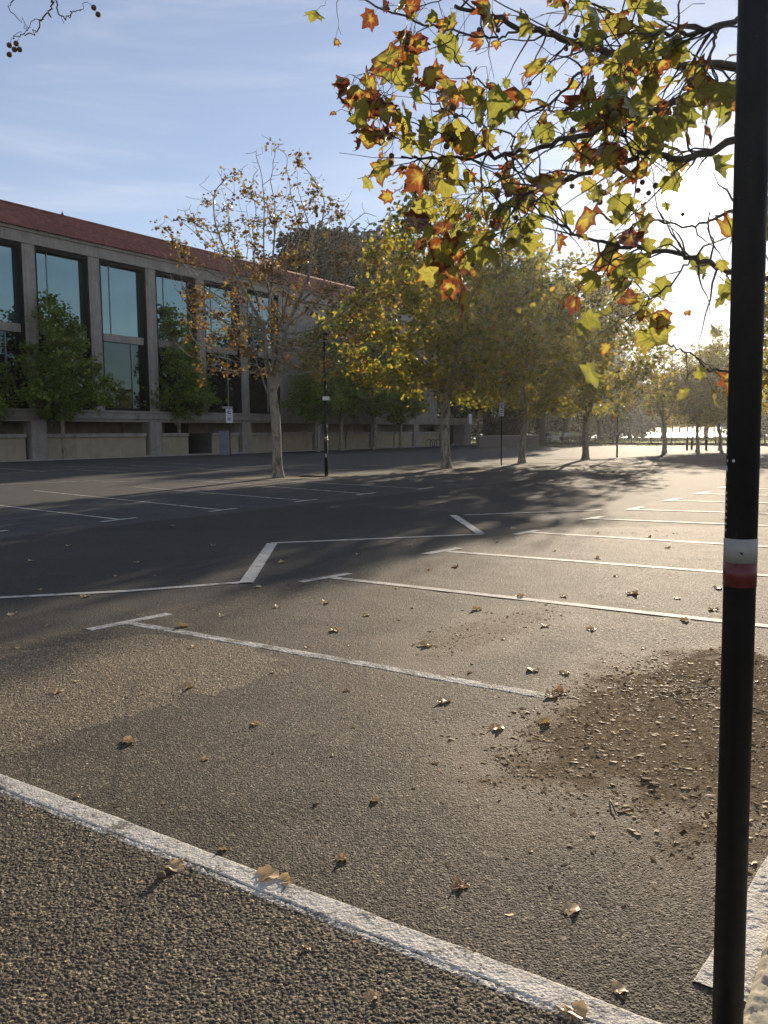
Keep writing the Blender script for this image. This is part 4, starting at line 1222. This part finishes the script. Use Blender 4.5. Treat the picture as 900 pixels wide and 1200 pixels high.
# ------------------------------------------------------------------ fallen leaves
def dry_leaf(seed):
    rng = np.random.default_rng(seed)
    hd = [(.28, -.07), (.44, .08), (.68, .18), (.52, .38), (.62, .66), (.36, .68), (.20, .86)]
    if seed % 2: hd = [(.20, -.02), (.40, .14), (.52, .36), (.46, .62), (.26, .86)]
    O = np.array([(0., 0.)] + hd + [(0., 1.05)] + [(-a_, b_) for a_, b_ in reversed(hd)])
    O = O * (1 + rng.normal(0, .09, O.shape))
    mid = (O + np.roll(O, -1, 0)) / 2; O = np.stack([O * .8 + (np.roll(mid, 1, 0) + mid) * .1, mid], 1).reshape(-1, 2)
    c = np.array([0, .32]); n = len(O)
    rings = [c[None]] + [c + (O - c) * f for f in (.35, .7, 1.0)]
    V2 = np.concatenate(rings)
    x, y = V2[:, 0], V2[:, 1]; a = rng.uniform(0, pi)
    s = (x * cos(a) + (y - .35) * sin(a)); q = (-x * sin(a) + (y - .35) * cos(a))
    k = rng.uniform(.6, 2.4)                       # roll about one axis
    X = np.sin(s * k) / k; Z = (1 - np.cos(s * k)) / k * .9 + .10 * np.sin(q * 7 + seed) * np.abs(s) + .06 * np.sin(x * 13 + y * 9)
    V = np.stack([X, q, Z], -1); V[:, 2] -= V[:, 2].min() - .01
    kk = np.arange(n); kn = (kk + 1) % n
    tri = np.stack([np.zeros(n, int), 1 + kk, 1 + kn], -1)
    qs = [np.stack([1 + r_ * n + kk, 1 + (r_ + 1) * n + kk, 1 + (r_ + 1) * n + kn, 1 + r_ * n + kn], -1) for r_ in (0, 1)]
    V = V * .13
    # stalk
    st = np.array([(0, -.0, .01), (.012, -.035, .012), (.018, -.08, .006)]); base = len(V)
    i0 = V[1]
    P = [i0, i0 + np.array([.008, -.03, .006]), i0 + np.array([.002, -.06, .0])]
    SV = []
    for p in P:
        for t in range(3): SV.append(p + .0016 * np.array([cos(t * 2.1), 0, sin(t * 2.1)]))
    sq = []
    for r_ in (0, 1):
        for t in range(3): sq.append((base + r_ * 3 + t, base + r_ * 3 + (t + 1) % 3, base + r_ * 3 + 3 + (t + 1) % 3, base + r_ * 3 + 3 + t))
    V = np.concatenate([V, np.array(SV)])
    tone = np.clip(rng.uniform(.1, .9) + rng.normal(0, .08, len(V)), 0, 1)
    return np_mesh('fallen_leaf', V, [tri, np.concatenate(qs + [np.array(sq)])], M['leaf_dry'], {'tone': tone}, smooth=True)
DRY = [dry_leaf(s) for s in range(8)]
def scrap(seed):
    rng = np.random.default_rng(seed); n = 7
    a = np.sort(rng.uniform(0, 2 * pi, n)); rr = rng.uniform(.3, .6, n)
    x = np.cos(a) * rr * 1.0; y = np.sin(a) * rr * .55
    V = np.concatenate([[(0, 0, .12)], np.stack([x, y, .06 + .25 * x * x + rng.uniform(0, .08, n)], -1)]) * .06
    V[:, 2] -= V[:, 2].min() - .001
    k = np.arange(n)
    return np_mesh('leaf_scrap', V, [np.stack([np.zeros(n, int), 1 + k, 1 + (k + 1) % n], -1)], M['leaf_dry'], {'tone': np.full(n + 1, rng.uniform(.1, .8))}, smooth=True)
SCR = [scrap(s) for s in range(5)]
rl = random.Random(4)
big = [ # px, py, size, label
    (220, 806, 1.15, 'large pale curled leaf on the rough asphalt left of the long bay line'),
    (66, 813, .95, 'pale curled leaf nearest the left edge before the dark lane'),
    (152, 871, .85, 'flat pale leaf above the left end of the near white line'),
    (310, 1031, 1.05, 'brown rolled leaf lying across the near white line'),
    (333, 1035, .62, 'narrow tan leaf beside the rolled leaf on the near white line'),
    (402, 1008, .62, 'crumpled tan leaf beyond the middle of the near white line'),
    (541, 1041, .60, 'crumpled tan leaf alone on the smooth asphalt centre'),
    (667, 1068, .75, 'curled tan leaf standing on its edge near the black pole foot'),
    (671, 1190, .80, 'tan leaf on the lower end of the near white line'),
    (203, 1020, .75, 'crumpled leaf beside the fallen seed ball below the near white line'),
    (208, 1014, .6, 'smaller leaf touching the crumpled leaf by the seed ball'),
    (725, 1163, .55, 'thin orange leaf in front of the black pole foot'),
    (437, 1170, .50, 'thin orange leaf on the coarse chips at the bottom'),
    (647, 818, 1.15, 'brown curled leaf on the right end of the long bay line'),
    (655, 814, .95, 'second curled leaf heaped on the right end of the long bay line'),
    (625, 787, 1.05, 'curled leaf just above the right end of the long bay line'),
    (639, 848, .95, 'dark curled leaf below the right end of the long bay line'),
    (581, 856, .95, 'dark rounded curled leaf on smooth asphalt below the long bay line'),
    (520, 824, .90, 'pale rounded leaf just below the middle of the long bay line'),
    (692, 739, .90, 'flat white leaf between the two long bay lines'),
    (661, 791, .75, 'small brown leaf left of the leaf litter patch'),
    (392, 740, 1.0, 'dark flattened leaf between the first two bay lines'),
    (741, 697, 1.2, 'dark twisted leaf near the second long bay line'),
    (841, 691, 1.2, 'dark twisted leaf touching the left side of the black pole'),
    (837, 716, 1.0, 'dark curled leaf left of the black pole under the bands'),
    (260, 723, .85, 'pale upright curled leaf right of the first bay line cap'),
    (326, 712, .9, 'pale curled leaf on the lane edge beyond the first bay line'),
    (500, 757, 1.3, 'long pale twisted leaf among the dark crumbs above the long bay line'),
]
small = [(240, 891), (41, 861), (120, 861), (160, 804), (164, 816), (187, 760), (227, 760), (216, 735), (382, 707), (430, 722), (406, 811), (320, 789), (410, 758), (301, 689), (137, 676), (47, 692),
         (202, 617), (37, 658), (55, 734), (20, 760), (15, 721), (482, 713), (609, 700), (551, 789), (677, 846), (503, 668), (533, 665), (650, 646), (721, 676), (794, 702), (801, 728), (782, 643), (582, 636),
         (601, 620), (755, 761), (892, 782), (440, 940), (442, 1098), (190, 943), (262, 998), (55, 1000), (205, 1107), (362, 1113), (165, 1036), (420, 1105), (620, 999), (598, 1073), (680, 910), (872, 868), (886, 800),
         (840, 1040), (880, 1012), (60, 1008), (25, 958), (92, 935), (470, 910), (350, 905), (720, 860), (560, 940), (515, 905), (300, 850), (90, 800), (465, 690), (560, 715), (700, 655), (640, 735), (360, 760), (270, 770),
         (100, 700), (160, 660), (250, 640), (80, 640), (330, 660), (420, 650), (760, 630), (700, 625), (660, 700), (590, 750), (850, 610), (480, 640), (888, 760), (880, 830), (892, 900), (855, 960)]
gz = lambda p: float(relief(np.array([p.x]), np.array([p.y]))[0]) + .003 if p.y < 12 else .006
fgroup = 'fallen leaves scattered on the asphalt'
for k, (px, py, s_, lab) in enumerate(big):
    p = G(px, py); o = link(bpy.data.objects.new('fallen_leaf', DRY[k % 8]))
    o.location = (p.x, p.y, gz(p)); o.rotation_euler = (rl.uniform(-.15, .15), rl.uniform(-.15, .15), rl.uniform(0, 6.28)); o.scale = (s_ * .66,) * 3
    tag(o, lab, 'leaf', fgroup)
for k, (px, py) in enumerate(small):
    p = G(px, py); near = p.y < 4.5
    o = link(bpy.data.objects.new('fallen_leaf', SCR[k % 5] if near and k % 3 else DRY[(k * 3) % 8]))
    is_dry = any(o.data == d_ for d_ in DRY); s_ = rl.uniform(.2, .36) if is_dry else rl.uniform(.35, .8)
    if p.y > 6: s_ = rl.uniform(.35, .7) if is_dry else 1.1
    o.location = (p.x, p.y, gz(p)); o.rotation_euler = (rl.uniform(-.15, .15), rl.uniform(-.15, .15), rl.uniform(0, 6.28)); o.scale = (s_,) * 3
    tag(o, 'small dry leaf or leaf scrap fallen on the asphalt', 'leaf', 'small dry leaves on the asphalt')
p = G(189, 1033); o = link(bpy.data.objects.new('seed_ball', bm_)); o.location = (p.x, p.y, gz(p) + .014); o.scale = (1.05,) * 3
tag(o, 'round brown seed ball with a long shadow on the coarse asphalt', 'seed ball')

# leaf litter and bark crumbs round the tree pit: nobody could count them
def litter():
    rng = np.random.default_rng(12)
    P = []
    def spot(c, rx, ry, n, ang=0.0):
        q = rng.normal(0, .5, (n, 2)) * [rx, ry]
        P.append(np.stack([c.x + q[:, 0] * cos(ang) - q[:, 1] * sin(ang), c.y + q[:, 0] * sin(ang) + q[:, 1] * cos(ang)], -1))
    def fillp(Pg, n, edge):
        xs = [p.x for p in Pg]; ys = [p.y for p in Pg]
        q = np.stack([rng.uniform(min(xs) - .3, max(xs) + .3, n), rng.uniform(min(ys) - .3, max(ys) + .3, n)], -1)
        d = poly_dist(q[:, 0], q[:, 1], Pg) + (vnoise(q[:, 0], q[:, 1], .15) - .5) * .3
        P.append(q[rng.random(n) < sstep(d, -edge, edge * .6)])
    fillp(BED, 52000, .22); fillp(CRUMB, 5000, .10)
    spot(G(815, 812), .45, .35, 2500)
    spot(G(690, 880), 1.3, .9, 900)
    spot(G(770, 625), 1.2, .6, 400, .2)
    spot(G(760, 1010), .5, .25, 160)
    q = np.stack([rng.uniform(-3.5, 3.5, 1500), rng.uniform(1.9, 9, 1500)], -1); P.append(q)
    P = np.concatenate(P)
    n = len(P); size = np.clip(rng.lognormal(-5.0, .6, n), .003, .040)
    z = relief(P[:, 0], P[:, 1]) * .8 + .004
    pos = np.stack([P[:, 0], P[:, 1], z], -1)
    tv = np.array([(-.5, -.28, .1), (.5, -.22, .0), (.42, .3, .14), (-.4, .34, .12), (0, 0, .12)])
    tq = np.array([(0, 1, 4), (1, 2, 4), (2, 3, 4), (3, 0, 4)])
    paleb = rng.random(n) < .03; size = np.where(paleb, rng.uniform(.016, .042, n), size)
    x, y, zx = rand_rot(n, rng, 3.2)
    me = leaves_mesh('leaf_litter', pos, size, rng, M['litter'], np.where(paleb, rng.uniform(.7, 1, n), np.clip(rng.beta(1.7, 1.9, n), 0, 1)), (tv, tq), frames=(x, y, zx))
    o = link(bpy.data.objects.new('leaf_litter', me)); o['kind'] = 'stuff'
    # a few twigs
    for k, (a, b_) in enumerate((((770, 818), (842, 806)), ((786, 812), (800, 830)), ((852, 826), (900, 838)), ((715, 940), (722, 958)))):
        pa, pb_ = G(*a), G(*b_); m_ = (pa + pb_) / 2 + Vector((0, .02, .02)); t = MB()
        t.tube([pa + Vector((0, 0, .012)), m_, pb_ + Vector((0, 0, .012))], [.0025, .004, .002], 6)
        o = t.build('twig', M['bark_twig'])
        tag(o, ('long dark twig in the leaf litter left of the black pole', 'short dark twig crossing the long one in the litter', 'dark twig in the litter right of the black pole', 'small twig at the lower edge of the leaf litter', 'thin twig lying on asphalt above the long bay line')[k], 'twig')
    for k, (px, py) in enumerate(((757, 916), (766, 921))):
        p = G(px, py); c = MB(); c.box(-.024, .024, -.010, .010, 0, .012, .003); o = c.build('bark_piece', M['ball']); o.location = (p.x, p.y, gz(p)); o.rotation_euler = (0, .2, .25)
        tag(o, ('upper flat dark bark piece in the litter', 'lower flat dark bark piece in the litter')[k], 'bark piece')
litter()

# tree pits: bare soil round the car park trees
def pits():
    n = NT('pit_soil'); f = n.noise(8, 5, .7)
    m = n.pbr(n.ramp(f, [(.3, (.06, .045, .03)), (.7, (.15, .115, .075))]), .95, n.bump(f, .8, .05))
    for px, py, r_ in ((328, 560, 1.5), (523, 549, 1.5), (612, 543, 1.2), (685, 538.5, 1.2), (382, 558, .9)):
        c = G(px, py); b = MB(); k = 26
        b.poly([(c.x + r_ * (1 + .2 * sin(i * 1.7 + px)) * cos(2 * pi * i / k) * 1.3, c.y + r_ * (1 + .2 * cos(i * 2.3)) * sin(2 * pi * i / k), .013) for i in range(k)])
        structure(b.build('soil_ground', m))
pits()

# lawn grass: a sparse sheet of blades near the fence
def grass():
    rng = np.random.default_rng(5); n = 16000
    x = rng.uniform(8, 95, n); y = rng.uniform(85, 190, n)
    tv = np.array([(-.5, 0, 0), (.5, 0, 0), (.1, .1, 1.), ]); tq = np.array([(0, 1, 2)])
    a = rng.uniform(0, 6.28, n); X = np.stack([np.cos(a), np.sin(a), 0 * a], -1); Y = np.stack([-np.sin(a), np.cos(a), 0 * a], -1); Z = np.tile([0, 0, 1.], (n, 1))
    me = leaves_mesh('grass', np.stack([x, y, np.full(n, -.03)], -1), rng.uniform(.08, .22, n), rng, M['grass'], rng.uniform(0, 1, n), (tv, tq), frames=(X, Y, Z))
    o = link(bpy.data.objects.new('grass', me)); o['kind'] = 'stuff'
grass()

# ------------------------------------------------------------------ air
def haze():
    b = MB(); b.box(-900, 1200, -310, 1160, -2.4, 27)
    n = NT('haze_air'); v = n.new('VolumePrincipled')
    v.inputs['Color'].default_value = (.92, .93, .95, 1); v.inputs['Density'].default_value = HAZE; v.inputs['Anisotropy'].default_value = .79
    n.t.links.new(v.outputs[0], n.out.inputs['Volume'])
    o = b.build('haze', n.m); o['kind'] = 'stuff'
HAZE = .0002
haze()

# ------------------------------------------------------------------ sky and sun
w = bpy.data.worlds.new('World'); scene.world = w; w.use_nodes = True
nt = w.node_tree; nt.nodes.clear(); L = nt.links.new
out = nt.nodes.new('ShaderNodeOutputWorld'); bg = nt.nodes.new('ShaderNodeBackground'); L(bg.outputs[0], out.inputs[0])
sky = nt.nodes.new('ShaderNodeTexSky'); sky.sky_type = 'NISHITA'; sky.sun_disc = False
sky.sun_elevation = SUN_EL; sky.sun_rotation = SUN_AZ; sky.air_density = 1.0; sky.dust_density = .05; sky.ozone_density = 2.0
tc = nt.nodes.new('ShaderNodeTexCoord')
def wm(op, a, b=None, clamp=False):
    nd = nt.nodes.new('ShaderNodeMath'); nd.operation = op; nd.use_clamp = clamp
    for i, v in enumerate((a, b)):
        if v is None: continue
        if isinstance(v, bpy.types.NodeSocket): L(v, nd.inputs[i])
        else: nd.inputs[i].default_value = v
    return nd.outputs[0]
dt = nt.nodes.new('ShaderNodeVectorMath'); dt.operation = 'DOT_PRODUCT'; L(tc.outputs['Generated'], dt.inputs[0]); dt.inputs[1].default_value = SUN
cs = wm('MAXIMUM', dt.outputs['Value'], 0.0)
aur = wm('ADD', wm('MULTIPLY', wm('POWER', cs, 9000.0), 900.0), wm('ADD', wm('MULTIPLY', wm('POWER', cs, 400.0), 4.0), wm('MULTIPLY', wm('POWER', cs, 25.0), .22)))
# thin cirrus
mp = nt.nodes.new('ShaderNodeMapping'); L(tc.outputs['Generated'], mp.inputs[0]); mp.inputs['Scale'].default_value = (1.2, 1.6, 7.0); mp.inputs['Rotation'].default_value = (.25, .1, .4)
nz = nt.nodes.new('ShaderNodeTexNoise'); L(mp.outputs[0], nz.inputs['Vector']); nz.inputs['Scale'].default_value = 2.4; nz.inputs['Detail'].default_value = 9; nz.inputs['Roughness'].default_value = .58; nz.inputs['Distortion'].default_value = .5
mr = nt.nodes.new('ShaderNodeMapRange'); mr.interpolation_type = 'SMOOTHSTEP'; L(nz.outputs['Fac'], mr.inputs['Value'])
for k, v in zip(('From Min', 'From Max', 'To Min', 'To Max'), (.40, .80, .17, .52)): mr.inputs[k].default_value = v
def wmix(f, a, b, blend='MIX'):
    nd = nt.nodes.new('ShaderNodeMix'); nd.data_type = 'RGBA'; nd.blend_type = blend
    for i, v in ((0, f), (6, a), (7, b)):
        if isinstance(v, bpy.types.NodeSocket): L(v, nd.inputs[i])
        else: nd.inputs[i].default_value = v if i == 0 else (*v, 1)
    return nd.outputs[2]
c = wmix(mr.outputs[0], wmix(1.0, sky.outputs[0], (1.06, .95, 1.0), 'MULTIPLY'), (6.5, 6.6, 6.9))
vs = nt.nodes.new('ShaderNodeVectorMath'); vs.operation = 'SCALE'; vs.inputs[0].default_value = (1.0, .93, .80); L(aur, vs.inputs['Scale'])
c = wmix(1.0, c, vs.outputs[0], 'ADD')
L(c, bg.inputs[0]); bg.inputs[1].default_value = .085

sl = bpy.data.lights.new('sun', 'SUN'); sl.energy = 5.0; sl.angle = R(.53); sl.color = (1.0, .83, .62)
so = link(bpy.data.objects.new('sun', sl)); so.rotation_euler = (-SUN).to_track_quat('-Z', 'Y').to_euler(); so.location = SUN * 60

# ------------------------------------------------------------------ render
scene.render.engine = 'CYCLES'
cy = scene.cycles
cy.max_bounces = 7; cy.diffuse_bounces = 3; cy.glossy_bounces = 3; cy.transmission_bounces = 4; cy.volume_bounces = 0; cy.transparent_max_bounces = 8
cy.use_denoising = True
try: cy.denoiser = 'OPENIMAGEDENOISE'
except Exception: pass
cy.sample_clamp_indirect = 6
vw = scene.view_settings; vw.view_transform = 'Standard'; vw.look = 'None'; vw.gamma = 1; vw.exposure = 0.72
try: vw.use_curve_mapping = False
except Exception: pass
